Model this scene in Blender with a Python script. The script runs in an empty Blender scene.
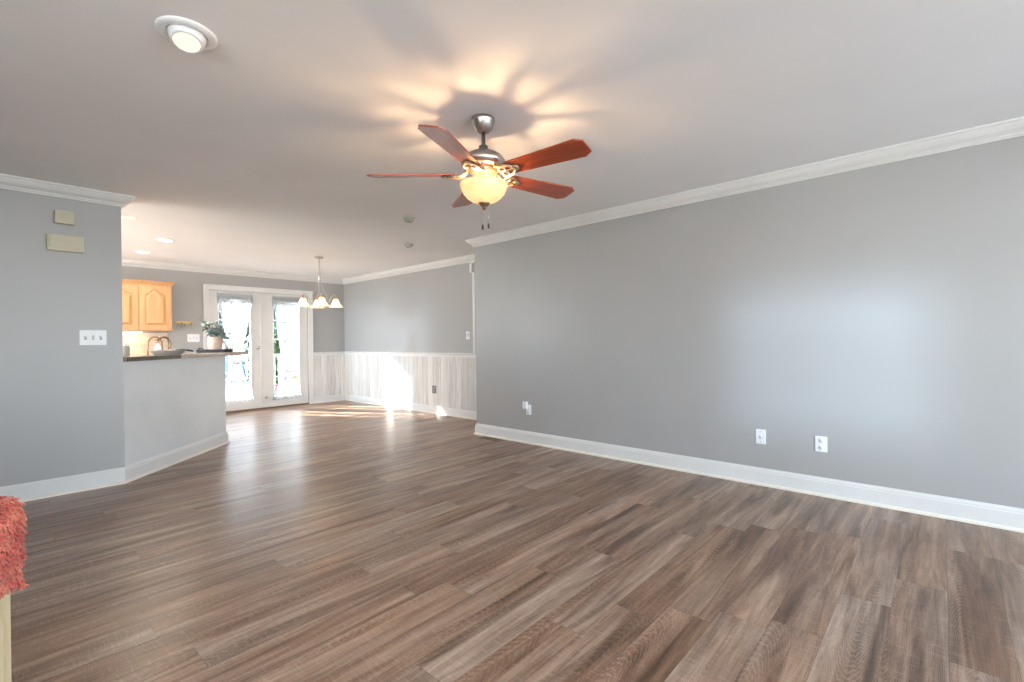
import bpy, bmesh, math, random
from math import sin, cos, pi, radians
from mathutils import Vector, Matrix

random.seed(7)
S = bpy.context.scene
COL = S.collection

# ------------------------------------------------------------------ camera
YAW, PITCH, ROLL, EYE = 0.8353, -0.0018, -0.0121, 1.1808
cam = bpy.data.objects.new('camera', bpy.data.cameras.new('camera'))
COL.objects.link(cam)
cam.data.sensor_width = 36.0
cam.data.lens = 475.0 / 1024.0 * 36.0
cam.data.clip_start = 0.02
r0 = Vector((cos(YAW), -sin(YAW), 0)); f0 = Vector((sin(YAW), cos(YAW), 0)); u0 = Vector((0, 0, 1))
fw = f0 * cos(PITCH) + u0 * sin(PITCH); up = u0 * cos(PITCH) - f0 * sin(PITCH)
rt = r0 * cos(ROLL) + up * sin(ROLL); up = up * cos(ROLL) - r0 * sin(ROLL)
cam.matrix_world = Matrix(((rt.x, up.x, -fw.x, 0), (rt.y, up.y, -fw.y, 0), (rt.z, up.z, -fw.z, EYE), (0, 0, 0, 1)))
S.camera = cam

# ------------------------------------------------------------------ world, sun, exposure
S.view_settings.view_transform = 'Standard'
S.view_settings.look = 'None'
S.view_settings.exposure = 1.17
S.view_settings.gamma = 1.0
S.view_settings.use_curve_mapping = False
S.cycles.max_bounces = 12
S.cycles.diffuse_bounces = 8
S.cycles.transparent_max_bounces = 24
S.cycles.sample_clamp_indirect = 6.0
S.cycles.caustics_reflective = False
S.cycles.caustics_refractive = False

SKY = 7.0
wd = bpy.data.worlds.new('sky'); S.world = wd; wd.use_nodes = True
nt = wd.node_tree; nt.nodes.clear()
wo = nt.nodes.new('ShaderNodeOutputWorld'); bg = nt.nodes.new('ShaderNodeBackground')
tc = nt.nodes.new('ShaderNodeTexCoord'); sx = nt.nodes.new('ShaderNodeSeparateXYZ'); rp = nt.nodes.new('ShaderNodeValToRGB')
nt.links.new(tc.outputs['Generated'], sx.inputs[0]); nt.links.new(sx.outputs['Z'], rp.inputs[0])
rp.color_ramp.elements[0].position = 0.0; rp.color_ramp.elements[0].color = (0.93, 0.97, 1.0, 1)
rp.color_ramp.elements[1].position = 0.7; rp.color_ramp.elements[1].color = (0.62, 0.80, 1.0, 1)
e_ = rp.color_ramp.elements.new(0.5); e_.color = (0.74, 0.87, 1.0, 1)
# map -1..1 to 0..1: pale glow added below the horizon to light the ceiling
ma = nt.nodes.new('ShaderNodeMath'); ma.operation = 'MULTIPLY_ADD'; ma.inputs[1].default_value = 0.5; ma.inputs[2].default_value = 0.5
nt.links.new(sx.outputs['Z'], ma.inputs[0]); nt.links.new(ma.outputs[0], rp.inputs[0])
rp.color_ramp.elements[0].color = (0.90, 0.90, 0.88, 1)
rp.color_ramp.elements[1].position = 0.52; rp.color_ramp.elements[1].color = (0.80, 0.90, 1.0, 1)
rp.color_ramp.elements[2].position = 0.85; rp.color_ramp.elements[2].color = (0.60, 0.78, 1.0, 1)
e_ = rp.color_ramp.elements.new(0.48); e_.color = (0.92, 0.92, 0.90, 1)
nt.links.new(rp.outputs[0], bg.inputs['Color']); bg.inputs['Strength'].default_value = SKY
nt.links.new(bg.outputs[0], wo.inputs[0])

def light(name, kind, loc, energy, color=(1, 1, 1), direction=None, **kw):
    d = bpy.data.lights.new(name, kind); d.energy = energy; d.color = color
    portal = kw.pop('portal', False)
    for k, v in kw.items(): setattr(d, k, v)
    o = bpy.data.objects.new(name, d); COL.objects.link(o); o.location = loc
    if direction is not None: o.rotation_euler = Vector(direction).to_track_quat('-Z', 'Y').to_euler()
    if portal: d.cycles.is_portal = True
    return o

light('sun', 'SUN', (0, 14, 6), 25.0, (1.0, 0.95, 0.86), (1, -1.72, -1.0), angle=radians(0.6))

# room dimensions
CZ = 2.45
XW, YS, XR, YL, YB, XD, YJ = -2.4, -3.2, 4.146, 5.194, 9.038, 4.8945, 4.37
T = 0.14
DX0, DX1, DZ = 2.485, 4.145, 2.085          # french door opening
WIN_S = [(-2.0, -0.2), (0.2, 2.0), (2.3, 3.95)]   # south windows (x ranges)
WIN_W = [(-2.6, -0.9), (0.05, 1.31), (5.6, 8.8)]   # west windows (y ranges)
WIN_B = [(-1.9, -0.3)]                            # kitchen window in the far wall
WZ = {'x': (0.25, 2.25), 'y': (0.80, 1.90), 'k': (0.35, 2.3), 'b': (1.0, 2.1)}
light('portal_doors', 'AREA', ((DX0 + DX1) / 2, YB + T + 0.03, DZ / 2), 1, direction=(0, -1, 0), shape='RECTANGLE', size=DX1 - DX0, size_y=DZ, portal=True)
for a, b in WIN_S:
    light('portal_south', 'AREA', ((a + b) / 2, YS - T - 0.03, 1.25), 1, direction=(0, 1, 0), shape='RECTANGLE', size=b - a, size_y=2.0, portal=True)
for a, b in WIN_W:
    light('portal_west', 'AREA', (XW - T - 0.03, (a + b) / 2, 1.35), 1, direction=(1, 0, 0), shape='RECTANGLE', size=b - a, size_y=1.10, portal=True)
light('portal_kitchen', 'AREA', (-1.1, YB + T + 0.03, 1.55), 1, direction=(0, -1, 0), shape='RECTANGLE', size=1.6, size_y=1.1, portal=True)
# added far light, source unseen: throws the soft window patch on the right wall
light('patch_light', 'AREA', (-60.0, 0.68, 4.5), 7200, (0.55, 0.76, 1.0), (1, 0, -0.055), shape='DISK', size=4.2)

# ------------------------------------------------------------------ material helpers
class NT:
    def __init__(s, name):
        s.m = bpy.data.materials.new(name); s.m.use_nodes = True
        s.t = s.m.node_tree; s.t.nodes.clear()
        s.out = s.n('ShaderNodeOutputMaterial')
    def n(s, typ, **kw):
        x = s.t.nodes.new(typ)
        for k, v in kw.items(): setattr(x, k, v)
        return x
    def l(s, a, b): s.t.links.new(a, b)
    def put(s, sock, v):
        if isinstance(v, bpy.types.NodeSocket): s.l(v, sock)
        else: sock.default_value = v
    def math(s, op, a, b=0.0, c=None):
        x = s.n('ShaderNodeMath', operation=op); s.put(x.inputs[0], a); s.put(x.inputs[1], b)
        if c is not None: s.put(x.inputs[2], c)
        return x.outputs[0]
    def mix(s, f, a, b, blend='MIX'):
        x = s.n('ShaderNodeMix', data_type='RGBA', blend_type=blend)
        s.put(x.inputs[0], f); s.put(x.inputs[6], a); s.put(x.inputs[7], b)
        return x.outputs[2]
    def ramp(s, f, stops):
        x = s.n('ShaderNodeValToRGB'); e = x.color_ramp.elements
        while len(e) < len(stops): e.new(0.5)
        for i, (p, c) in enumerate(stops):
            e[i].position = p; e[i].color = (*c, 1) if len(c) == 3 else c
        s.l(f, x.inputs[0]); return x.outputs[0]
    def coords(s): return s.n('ShaderNodeTexCoord').outputs['Object']
    def noise(s, vec, scale, detail=4, rough=0.5, dist=0.0):
        x = s.n('ShaderNodeTexNoise'); s.l(vec, x.inputs['Vector'])
        x.inputs['Scale'].default_value = scale; x.inputs['Detail'].default_value = detail
        x.inputs['Roughness'].default_value = rough; x.inputs['Distortion'].default_value = dist
        return x.outputs['Fac']
    def comb(s, x, y, z):
        c = s.n('ShaderNodeCombineXYZ'); s.put(c.inputs[0], x); s.put(c.inputs[1], y); s.put(c.inputs[2], z); return c.outputs[0]
    def scale(s, vec, v):
        x = s.n('ShaderNodeVectorMath', operation='MULTIPLY'); s.l(vec, x.inputs[0]); x.inputs[1].default_value = v; return x.outputs[0]
    def bump(s, h, strength=0.2, dist=0.01):
        b = s.n('ShaderNodeBump'); b.inputs['Strength'].default_value = strength; b.inputs['Distance'].default_value = dist
        s.l(h, b.inputs['Height']); return b.outputs[0]
    def bsdf(s, color, rough=0.5, metal=0.0, normal=None, **kw):
        p = s.n('ShaderNodeBsdfPrincipled')
        if isinstance(color, tuple) and len(color) == 3: color = (*color, 1)
        s.put(p.inputs['Base Color'], color); s.put(p.inputs['Roughness'], rough); s.put(p.inputs['Metallic'], metal)
        if normal is not None: s.l(normal, p.inputs['Normal'])
        for k, v in kw.items(): s.put(p.inputs[k], v)
        s.l(p.outputs[0], s.out.inputs[0]); return p

def plain(name, c, rough=0.5, metal=0.0, var=0.06, sc=6.0, **kw):
    m = NT(name); v = m.coords(); f = m.noise(v, sc, 3)
    lo = tuple(x * (1 - var) for x in c); hi = tuple(min(1, x * (1 + var)) for x in c)
    m.bsdf(m.ramp(f, [(0.3, lo), (0.7, hi)]), rough, metal, **kw); return m.m

def glow(name, c, strength):
    m = NT(name); e = m.n('ShaderNodeEmission'); e.inputs[0].default_value = (*c, 1); e.inputs[1].default_value = strength
    m.l(e.outputs[0], m.out.inputs[0]); return m.m

def wood(name, dark, light_, axis=0, sc=1.0, rough=0.4, **kw):
    m = NT(name); v = m.coords()
    st = [14.0, 14.0, 14.0]; st[axis] = 1.2
    g = m.noise(m.scale(v, tuple(x * sc for x in st)), 3.0, 6, 0.6, 0.6)
    h = m.noise(m.scale(v, tuple(x * sc * 4 for x in st)), 4.0, 3)
    f = m.math('ADD', m.math('MULTIPLY', g, 0.75), m.math('MULTIPLY', h, 0.25))
    m.bsdf(m.ramp(f, [(0.32, dark), (0.68, light_)]), rough, 0.0, m.bump(h, 0.05, 0.002), **kw); return m.m

# ------------------------------------------------------------------ materials
def wall_paint(name, c, rough=0.42, smudge=0.0):
    m = NT(name); v = m.coords()
    f = m.noise(v, 1.1, 4, 0.55); g = m.noise(v, 160.0, 2)
    k = 0.03 + smudge
    col = m.ramp(f, [(0.3, tuple(x * (1 - k) for x in c)), (0.7, tuple(min(1, x * (1 + k)) for x in c))])
    m.bsdf(col, rough, 0.0, m.bump(g, 0.06, 0.0015)); return m.m

M = {}
M['wall'] = wall_paint('grey_wall_paint', (0.40, 0.395, 0.388), 0.40)
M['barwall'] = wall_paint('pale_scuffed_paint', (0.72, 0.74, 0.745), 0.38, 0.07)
M['ceiling'] = wall_paint('ceiling_paint', (0.89, 0.895, 0.90), 0.7)
M['trim'] = plain('white_trim_paint', (0.73, 0.725, 0.71), 0.3, var=0.02)
M['shoe'] = plain('cream_trim_paint', (0.80, 0.74, 0.66), 0.35, var=0.03)
M['white'] = plain('white_plastic', (0.82, 0.83, 0.84), 0.35, var=0.02)
M['greyplastic'] = plain('grey_plastic', (0.20, 0.19, 0.18), 0.4)
M['dark'] = plain('dark_slot', (0.03, 0.03, 0.03), 0.5)
M['beige'] = plain('aged_beige_plastic', (0.55, 0.51, 0.38), 0.5, var=0.05)
M['detector'] = plain('detector_plastic', (0.40, 0.39, 0.34), 0.5)
M['nickel'] = plain('brushed_nickel', (0.52, 0.49, 0.46), 0.28, 1.0, var=0.1, sc=30)
M['brass'] = plain('antique_brass', (0.62, 0.42, 0.18), 0.3, 1.0, var=0.1, sc=30)
M['ironfin'] = plain('pale_bronze_finish', (0.50, 0.38, 0.26), 0.28, 0.85, var=0.1, sc=30)
M['bronze'] = plain('brown_bronze', (0.27, 0.17, 0.09), 0.35, 0.8, var=0.1, sc=20)
M['cherry'] = wood('cherry_blade', (0.22, 0.030, 0.010), (0.46, 0.085, 0.022), 0, 1.0, 0.30, **{'Coat Weight': 0.5, 'Coat Roughness': 0.25})
M['maple'] = wood('honey_maple', (0.56, 0.29, 0.115), (0.70, 0.41, 0.19), 2, 0.8, 0.35)
M['paleoak'] = wood('pale_oak', (0.50, 0.38, 0.20), (0.72, 0.62, 0.42), 2, 0.8, 0.5)
M['deckwood'] = wood('deck_boards', (0.34, 0.31, 0.28), (0.44, 0.41, 0.37), 0, 1.0, 0.7)
M['peach'] = plain('peach_stoneware', (0.62, 0.45, 0.36), 0.55, var=0.1, sc=25)
M['tray'] = plain('dark_slate_tray', (0.020, 0.020, 0.024), 0.65, var=0.4, sc=40)
M['platter'] = plain('grey_stoneware', (0.36, 0.34, 0.31), 0.35, var=0.1)
M['leaf'] = plain('dusty_green_leaf', (0.30, 0.36, 0.34), 0.55, var=0.35, sc=30)
M['shrub'] = plain('shrub_green', (0.035, 0.075, 0.022), 0.6, var=0.6, sc=8)
M['tree'] = plain('tree_green', (0.13, 0.17, 0.15), 0.7, var=0.5, sc=3)
M['grass'] = plain('lawn_green', (0.05, 0.08, 0.025), 0.9, var=0.4, sc=5)
M['tanwood'] = wood('tan_patio_wood', (0.16, 0.10, 0.05), (0.26, 0.18, 0.09), 0, 1.0, 0.6)
M['bounce_grey'] = plain('bounce_slab_grey', (0.36, 0.36, 0.36), 0.95, var=0.2, sc=40)
M['blue'] = plain('blue_canvas', (0.035, 0.085, 0.24), 0.7, var=0.15)
M['blackmetal'] = plain('black_metal', (0.012, 0.013, 0.016), 0.5)
M['red'] = plain('red_plastic', (0.25, 0.03, 0.03), 0.5)
M['teal'] = plain('teal_plastic', (0.05, 0.16, 0.22), 0.5)
M['fabric'] = plain('oat_fabric', (0.55, 0.48, 0.36), 0.9, var=0.15, sc=60)
M['bark'] = plain('bark', (0.06, 0.045, 0.03), 0.9, var=0.3, sc=20)

def floor_mat():
    m = NT('vinyl_oak_planks'); v = m.coords()
    s = m.n('ShaderNodeSeparateXYZ'); m.l(v, s.inputs[0]); x, y = s.outputs[0], s.outputs[1]
    W, L = 0.182, 1.22
    yr = m.math('DIVIDE', m.math('ADD', y, 20.03), W); row = m.math('FLOOR', yr); fy = m.math('FRACT', yr)
    wn = m.n('ShaderNodeTexWhiteNoise', noise_dimensions='1D'); m.l(row, wn.inputs['W'])
    xr = m.math('ADD', m.math('DIVIDE', m.math('ADD', x, 20.0), L), m.math('MULTIPLY', wn.outputs['Value'], 7.0))
    colm = m.math('FLOOR', xr); fx = m.math('FRACT', xr)
    w2 = m.n('ShaderNodeTexWhiteNoise', noise_dimensions='2D'); m.l(m.comb(row, colm, 0.0), w2.inputs['Vector'])
    rid = w2.outputs['Value']; sc = m.n('ShaderNodeSeparateColor'); m.l(w2.outputs['Color'], sc.inputs[0])
    r2, r3 = sc.outputs[0], sc.outputs[1]
    off = m.math('MULTIPLY', rid, 37.0)
    # broad streaks along the plank, fine grain, cathedral rings, cross saw marks
    streak = m.noise(m.comb(m.math('MULTIPLY', x, 1.1), m.math('MULTIPLY', y, 14.0), off), 1.0, 6, 0.66, 0.9)
    fine = m.noise(m.comb(m.math('MULTIPLY', x, 5.0), m.math('MULTIPLY', y, 95.0), off), 1.0, 4, 0.6, 0.3)
    saw = m.noise(m.comb(m.math('MULTIPLY', x, 150.0), m.math('MULTIPLY', y, 18.0), off), 1.0, 3, 0.6)
    wv = m.n('ShaderNodeTexWave', wave_type='RINGS', rings_direction='Z')
    m.l(m.comb(m.math('MULTIPLY', m.math('SUBTRACT', fx, r2), 1.1), m.math('MULTIPLY', m.math('SUBTRACT', fy, r3), 1.3), off), wv.inputs['Vector'])
    wv.inputs['Scale'].default_value = 9.0; wv.inputs['Distortion'].default_value = 5.0; wv.inputs['Detail'].default_value = 3.0; wv.inputs['Detail Scale'].default_value = 1.6
    ring = wv.outputs['Fac']
    base = m.ramp(streak, [(0.26, (0.060, 0.030, 0.020)), (0.40, (0.175, 0.098, 0.066)), (0.53, (0.33, 0.208, 0.148)), (0.70, (0.48, 0.345, 0.255))])
    grey = m.ramp(streak, [(0.26, (0.09, 0.074, 0.064)), (0.5, (0.25, 0.205, 0.178)), (0.72, (0.43, 0.37, 0.32))])
    band = m.noise(m.comb(m.math('MULTIPLY', x, 0.8), m.math('MULTIPLY', y, 8.5), m.math('ADD', off, 4.0)), 1.0, 4, 0.6, 0.7)
    tone = m.noise(m.comb(m.math('MULTIPLY', x, 0.9), m.math('MULTIPLY', y, 5.0), m.math('ADD', off, 9.0)), 1.0, 3)
    col = m.mix(m.ramp(m.math('ADD', m.math('MULTIPLY', tone, 0.7), m.math('MULTIPLY', r2, 0.3)), [(0.38, (0, 0, 0)), (0.62, (0.62, 0.62, 0.62))]), base, grey)
    col = m.mix(m.math('MULTIPLY', m.ramp(fine, [(0.35, (1, 1, 1)), (0.60, (0, 0, 0))]), 0.38), col, (0.12, 0.075, 0.055, 1))
    col = m.mix(m.math('MULTIPLY', m.ramp(ring, [(0.62, (0, 0, 0)), (0.95, (1, 1, 1))]), 0.20), col, (0.58, 0.47, 0.37, 1))
    col = m.mix(m.math('MULTIPLY', m.ramp(saw, [(0.52, (0, 0, 0)), (0.68, (1, 1, 1))]), 0.22), col, (0.58, 0.47, 0.38, 1))
    col = m.mix(0.85, col, m.ramp(band, [(0.30, (0.30, 0.24, 0.21)), (0.42, (0.74, 0.66, 0.61)), (0.52, (1.0, 0.97, 0.95)), (0.68, (1.28, 1.27, 1.26))]), 'MULTIPLY')
    hs = m.n('ShaderNodeHueSaturation'); m.l(col, hs.inputs['Color']); m.l(m.math('ADD', 0.86, m.math('MULTIPLY', rid, 0.30)), hs.inputs['Value'])
    hs.inputs['Saturation'].default_value = 1.12; col = hs.outputs[0]
    ey = m.math('MINIMUM', fy, m.math('SUBTRACT', 1.0, fy)); ex = m.math('MINIMUM', fx, m.math('SUBTRACT', 1.0, fx))
    gap = m.math('MAXIMUM', m.math('LESS_THAN', m.math('MULTIPLY', ey, W), 0.0011), m.math('LESS_THAN', m.math('MULTIPLY', ex, L), 0.0011))
    col = m.mix(m.math('MULTIPLY', gap, 0.45), col, (0.03, 0.022, 0.018, 1))
    rough = m.math('ADD', 0.27, m.math('MULTIPLY', fine, 0.12))
    h = m.math('SUBTRACT', m.math('ADD', m.math('MULTIPLY', fine, 0.5), m.math('MULTIPLY', saw, 0.5)), gap)
    m.bsdf(col, rough, 0.0, m.bump(h, 0.10, 0.002), **{'Specular IOR Level': 0.5}); return m.m
M['floor'] = floor_mat()

def wains_mat(axis):
    m = NT('whitewashed_boards'); v = m.coords(); s = m.n('ShaderNodeSeparateXYZ'); m.l(v, s.inputs[0])
    a, z = s.outputs[axis], s.outputs[2]
    W = 0.137; ar = m.math('DIVIDE', m.math('ADD', a, 10.0), W); k = m.math('FLOOR', ar); fr = m.math('FRACT', ar)
    wn = m.n('ShaderNodeTexWhiteNoise', noise_dimensions='1D'); m.l(k, wn.inputs['W'])
    g = m.noise(m.comb(m.math('MULTIPLY', a, 26.0), m.math('MULTIPLY', z, 1.6), m.math('MULTIPLY', wn.outputs['Value'], 20.0)), 1.0, 5, 0.6, 0.8)
    col = m.ramp(g, [(0.26, (0.50, 0.47, 0.43)), (0.48, (0.68, 0.66, 0.63)), (0.70, (0.80, 0.79, 0.77))])
    hs = m.n('ShaderNodeHueSaturation'); m.l(col, hs.inputs['Color']); m.l(m.math('ADD', 0.88, m.math('MULTIPLY', wn.outputs['Value'], 0.22)), hs.inputs['Value'])
    e = m.math('LESS_THAN', m.math('MINIMUM', fr, m.math('SUBTRACT', 1.0, fr)), 0.02)
    m.bsdf(m.mix(m.math('MULTIPLY', e, 0.5), hs.outputs[0], (0.25, 0.23, 0.2, 1)), 0.5, 0.0, m.bump(m.math('SUBTRACT', g, e), 0.15, 0.003)); return m.m
M['wains_y'] = wains_mat(1); M['wains_x'] = wains_mat(0)

def granite(name, a, b, c):
    m = NT(name); v = m.coords(); f = m.noise(v, 60.0, 5, 0.7); g = m.noise(v, 9.0, 4)
    col = m.mix(g, m.ramp(f, [(0.35, a), (0.5, b), (0.65, c)]), (*b, 1)); m.bsdf(col, 0.16); return m.m
M['granite'] = granite('rose_granite', (0.22, 0.16, 0.13), (0.50, 0.41, 0.35), (0.68, 0.60, 0.54))
M['graniteedge'] = granite('dark_granite_edge', (0.035, 0.03, 0.025), (0.10, 0.085, 0.06), (0.20, 0.17, 0.12))

def tile_mat():
    m = NT('beige_wall_tiles'); v = m.coords(); s = m.n('ShaderNodeSeparateXYZ'); m.l(v, s.inputs[0])
    b = m.n('ShaderNodeTexBrick'); m.l(m.comb(s.outputs[0], s.outputs[2], 0.0), b.inputs['Vector'])
    b.inputs['Color1'].default_value = (0.62, 0.47, 0.34, 1); b.inputs['Color2'].default_value = (0.54, 0.40, 0.29, 1); b.inputs['Mortar'].default_value = (0.66, 0.56, 0.46, 1)
    b.inputs['Scale'].default_value = 1.0; b.inputs['Brick Width'].default_value = 0.15; b.inputs['Row Height'].default_value = 0.075; b.inputs['Mortar Size'].default_value = 0.004
    m.bsdf(b.outputs['Color'], 0.25, 0.0, m.bump(b.outputs['Fac'], -0.3, 0.003)); return m.m
M['tile'] = tile_mat()

def glass_mat():
    m = NT('clear_pane'); a = m.n('ShaderNodeBsdfTransparent'); a.inputs[0].default_value = (0.97, 0.985, 0.98, 1); g = m.n('ShaderNodeBsdfGlossy'); g.inputs['Roughness'].default_value = 0.02
    lw = m.n('ShaderNodeLayerWeight'); lw.inputs['Blend'].default_value = 0.15
    x = m.n('ShaderNodeMixShader'); m.l(m.math('MULTIPLY', lw.outputs['Fresnel'], 0.6), x.inputs[0]); m.l(a.outputs[0], x.inputs[1]); m.l(g.outputs[0], x.inputs[2]); m.l(x.outputs[0], m.out.inputs[0]); return m.m
M['glass'] = glass_mat()

def sheer_mat(name, opacity, tr=(0.20, 0.215, 0.23)):
    m = NT(name); v = m.coords(); f = m.noise(m.scale(v, (40, 40, 3)), 1.0, 3)
    a = m.n('ShaderNodeBsdfTransparent'); d = m.n('ShaderNodeBsdfDiffuse'); d.inputs[0].default_value = (0.86, 0.87, 0.88, 1)
    t = m.n('ShaderNodeBsdfTranslucent'); t.inputs[0].default_value = (*tr, 1)
    x1 = m.n('ShaderNodeMixShader'); x1.inputs[0].default_value = 0.45; m.l(d.outputs[0], x1.inputs[1]); m.l(t.outputs[0], x1.inputs[2])
    x = m.n('ShaderNodeMixShader'); m.l(m.math('ADD', opacity - 0.12, m.math('MULTIPLY', f, 0.24)), x.inputs[0]); m.l(a.outputs[0], x.inputs[1]); m.l(x1.outputs[0], x.inputs[2]); m.l(x.outputs[0], m.out.inputs[0]); return m.m
M['sheer'] = sheer_mat('white_sheer_voile', 0.84)
M['ruffle'] = sheer_mat('white_gathered_voile', 0.88, (0.42, 0.44, 0.46))

def lamp_glass(name, c, emit, trans):
    m = NT(name); v = m.coords(); f = m.noise(v, 14.0, 3, 0.5, 0.5)
    t = m.n('ShaderNodeBsdfTranslucent'); t.inputs[0].default_value = (*c, 1)
    d = m.n('ShaderNodeBsdfPrincipled'); d.inputs['Base Color'].default_value = (*c, 1); d.inputs['Roughness'].default_value = 0.3
    x = m.n('ShaderNodeMixShader'); x.inputs[0].default_value = trans; m.l(d.outputs[0], x.inputs[1]); m.l(t.outputs[0], x.inputs[2])
    e = m.n('ShaderNodeEmission'); e.inputs[0].default_value = (*c, 1); m.l(m.math('MULTIPLY', m.math('ADD', f, 0.5), emit), e.inputs[1])
    a = m.n('ShaderNodeAddShader'); m.l(x.outputs[0], a.inputs[0]); m.l(e.outputs[0], a.inputs[1]); m.l(a.outputs[0], m.out.inputs[0]); return m.m
M['bowl'] = lamp_glass('amber_bowl_glass', (0.92, 0.56, 0.29), 0.36, 0.12)
M['shade'] = lamp_glass('cream_bell_glass', (1.0, 0.86, 0.62), 0.30, 0.4)
M['bulb'] = glow('warm_bulb', (1.0, 0.72, 0.40), 5.0)
M['lens'] = glow('warm_white_lens', (1.0, 0.93, 0.80), 4.0)
M['lensgold'] = glow('golden_lens', (1.0, 0.82, 0.54), 0.72)

def shag():
    m = NT('coral_shag_yarn'); v = m.coords(); f = m.noise(v, 22.0, 4, 0.6)
    m.bsdf(m.ramp(f, [(0.25, (0.36, 0.045, 0.035)), (0.5, (0.56, 0.115, 0.075)), (0.75, (0.72, 0.25, 0.15))]), 0.9, **{'Sheen Weight': 0.3}); return m.m
M['shag'] = shag()

# ------------------------------------------------------------------ mesh helpers
def mesh_obj(name, bm, mat, parent=None, smooth=False, bevel=0.0, loc=None):
    me = bpy.data.meshes.new(name); bmesh.ops.recalc_face_normals(bm, faces=bm.faces); bm.to_mesh(me); bm.free()
    o = bpy.data.objects.new(name, me); COL.objects.link(o)
    me.materials.append(M[mat] if isinstance(mat, str) else mat)
    if parent: o.parent = parent
    if loc is not None: o.location = loc
    if smooth:
        for p in me.polygons: p.use_smooth = True
    if bevel > 0:
        b = o.modifiers.new('bevel', 'BEVEL'); b.width = bevel; b.segments = 2; b.limit_method = 'ANGLE'; b.angle_limit = radians(40)
    return o
def box(bm, x0, x1, y0, y1, z0, z1, mtx=None):
    vs = [bm.verts.new((x, y, z)) for x in (x0, x1) for y in (y0, y1) for z in (z0, z1)]
    for f in ((0, 1, 3, 2), (4, 6, 7, 5), (0, 4, 5, 1), (2, 3, 7, 6), (0, 2, 6, 4), (1, 5, 7, 3)): bm.faces.new([vs[i] for i in f])
    if mtx: bmesh.ops.transform(bm, matrix=mtx, verts=vs)
    return vs
def boxes(name, lst, mat, parent=None, bevel=0.0, mtx=None, loc=None):
    bm = bmesh.new()
    for b in lst: box(bm, *b, mtx=mtx)
    return mesh_obj(name, bm, mat, parent, bevel=bevel, loc=loc)
def prism(bm, pts, z0, z1):
    a = [bm.verts.new((x, y, z0)) for x, y in pts]; b = [bm.verts.new((x, y, z1)) for x, y in pts]
    bm.faces.new(a); bm.faces.new(b); n = len(pts)
    for i in range(n): bm.faces.new((a[i], a[(i + 1) % n], b[(i + 1) % n], b[i]))
    return a + b
def lathe(bm, prof, n=32, mtx=None, close=False):
    rings = []; vs = []
    for r, z in prof:
        if r < 1e-6: ring = [bm.verts.new((0, 0, z))]
        else: ring = [bm.verts.new((r * cos(2 * pi * i / n), r * sin(2 * pi * i / n), z)) for i in range(n)]
        rings.append(ring); vs += ring
    seq = list(zip(rings, rings[1:])) + ([(rings[-1], rings[0])] if close else [])
    for a, b in seq:
        for i in range(n):
            j = (i + 1) % n
            if len(a) == 1 and len(b) == 1: continue
            if len(a) == 1: bm.faces.new((a[0], b[i], b[j]))
            elif len(b) == 1: bm.faces.new((a[i], a[j], b[0]))
            else: bm.faces.new((a[i], a[j], b[j], b[i]))
    if mtx: bmesh.ops.transform(bm, matrix=mtx, verts=vs)
    return vs
def tube(bm, pts, r, n=8, cyc=False):
    pts = [Vector(p) for p in pts]; m = len(pts); rings = []
    rr = r if isinstance(r, (list, tuple)) else [r] * m
    prev = None
    for i, p in enumerate(pts):
        if cyc: t = (pts[(i + 1) % m] - pts[i - 1])
        else: t = pts[min(i + 1, m - 1)] - pts[max(i - 1, 0)]
        t.normalize()
        if prev is None:
            a = Vector((0, 0, 1)) if abs(t.z) < 0.9 else Vector((1, 0, 0)); u = t.cross(a).normalized()
        else:
            u = prev - t * prev.dot(t)
            u = u.normalized()
        prev = u; w = t.cross(u)
        rings.append([bm.verts.new(p + (u * cos(2 * pi * k / n) + w * sin(2 * pi * k / n)) * rr[i]) for k in range(n)])
    seq = list(zip(rings, rings[1:])) + ([(rings[-1], rings[0])] if cyc else [])
    for a, b in seq:
        for k in range(n): bm.faces.new((a[k], a[(k + 1) % n], b[(k + 1) % n], b[k]))
    if not cyc: bm.faces.new(rings[0]); bm.faces.new(rings[-1])
def lathe_obj(name, prof, mat, parent=None, n=32, mtx=None, loc=None, close=False, smooth=True):
    bm = bmesh.new(); lathe(bm, prof, n, mtx, close); o = mesh_obj(name, bm, mat, parent, smooth=smooth, loc=loc)
    return o
def tube_obj(name, pts, r, mat, parent=None, n=8, cyc=False, loc=None):
    bm = bmesh.new(); tube(bm, pts, r, n, cyc); return mesh_obj(name, bm, mat, parent, smooth=True, loc=loc)
def ball(bm, c, r, n=10):
    bmesh.ops.create_uvsphere(bm, u_segments=n * 2, v_segments=n, radius=r, matrix=Matrix.Translation(c))
def bez(p0, p1, p2, p3, n=10):
    p0, p1, p2, p3 = map(Vector, (p0, p1, p2, p3)); o = []
    for i in range(n + 1):
        t = i / n; o.append(p0 * (1 - t) ** 3 + p1 * 3 * t * (1 - t) ** 2 + p2 * 3 * t * t * (1 - t) + p3 * t ** 3)
    return o
def sweep(name, path, prof, mat, parent=None):
    """profile (out from wall, z) mitred along a plan path that has the room on its left"""
    bm = bmesh.new(); P = [Vector(p) for p in path]; nrm = []
    for a, b in zip(P, P[1:]):
        d = (b - a).normalized(); nrm.append(Vector((-d.y, d.x)))
    rings = []
    for i, p in enumerate(P):
        if i == 0: m = nrm[0]
        elif i == len(P) - 1: m = nrm[-1]
        else: m = (nrm[i - 1] + nrm[i]) / (1 + nrm[i - 1].dot(nrm[i]))
        rings.append([bm.verts.new((p.x + m.x * o, p.y + m.y * o, z)) for o, z in prof])
    n = len(prof)
    for a, b in zip(rings, rings[1:]):
        for k in range(n): bm.faces.new((a[k], a[(k + 1) % n], b[(k + 1) % n], b[k]))
    bm.faces.new(rings[0]); bm.faces.new(rings[-1])
    return mesh_obj(name, bm, mat, parent)
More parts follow.
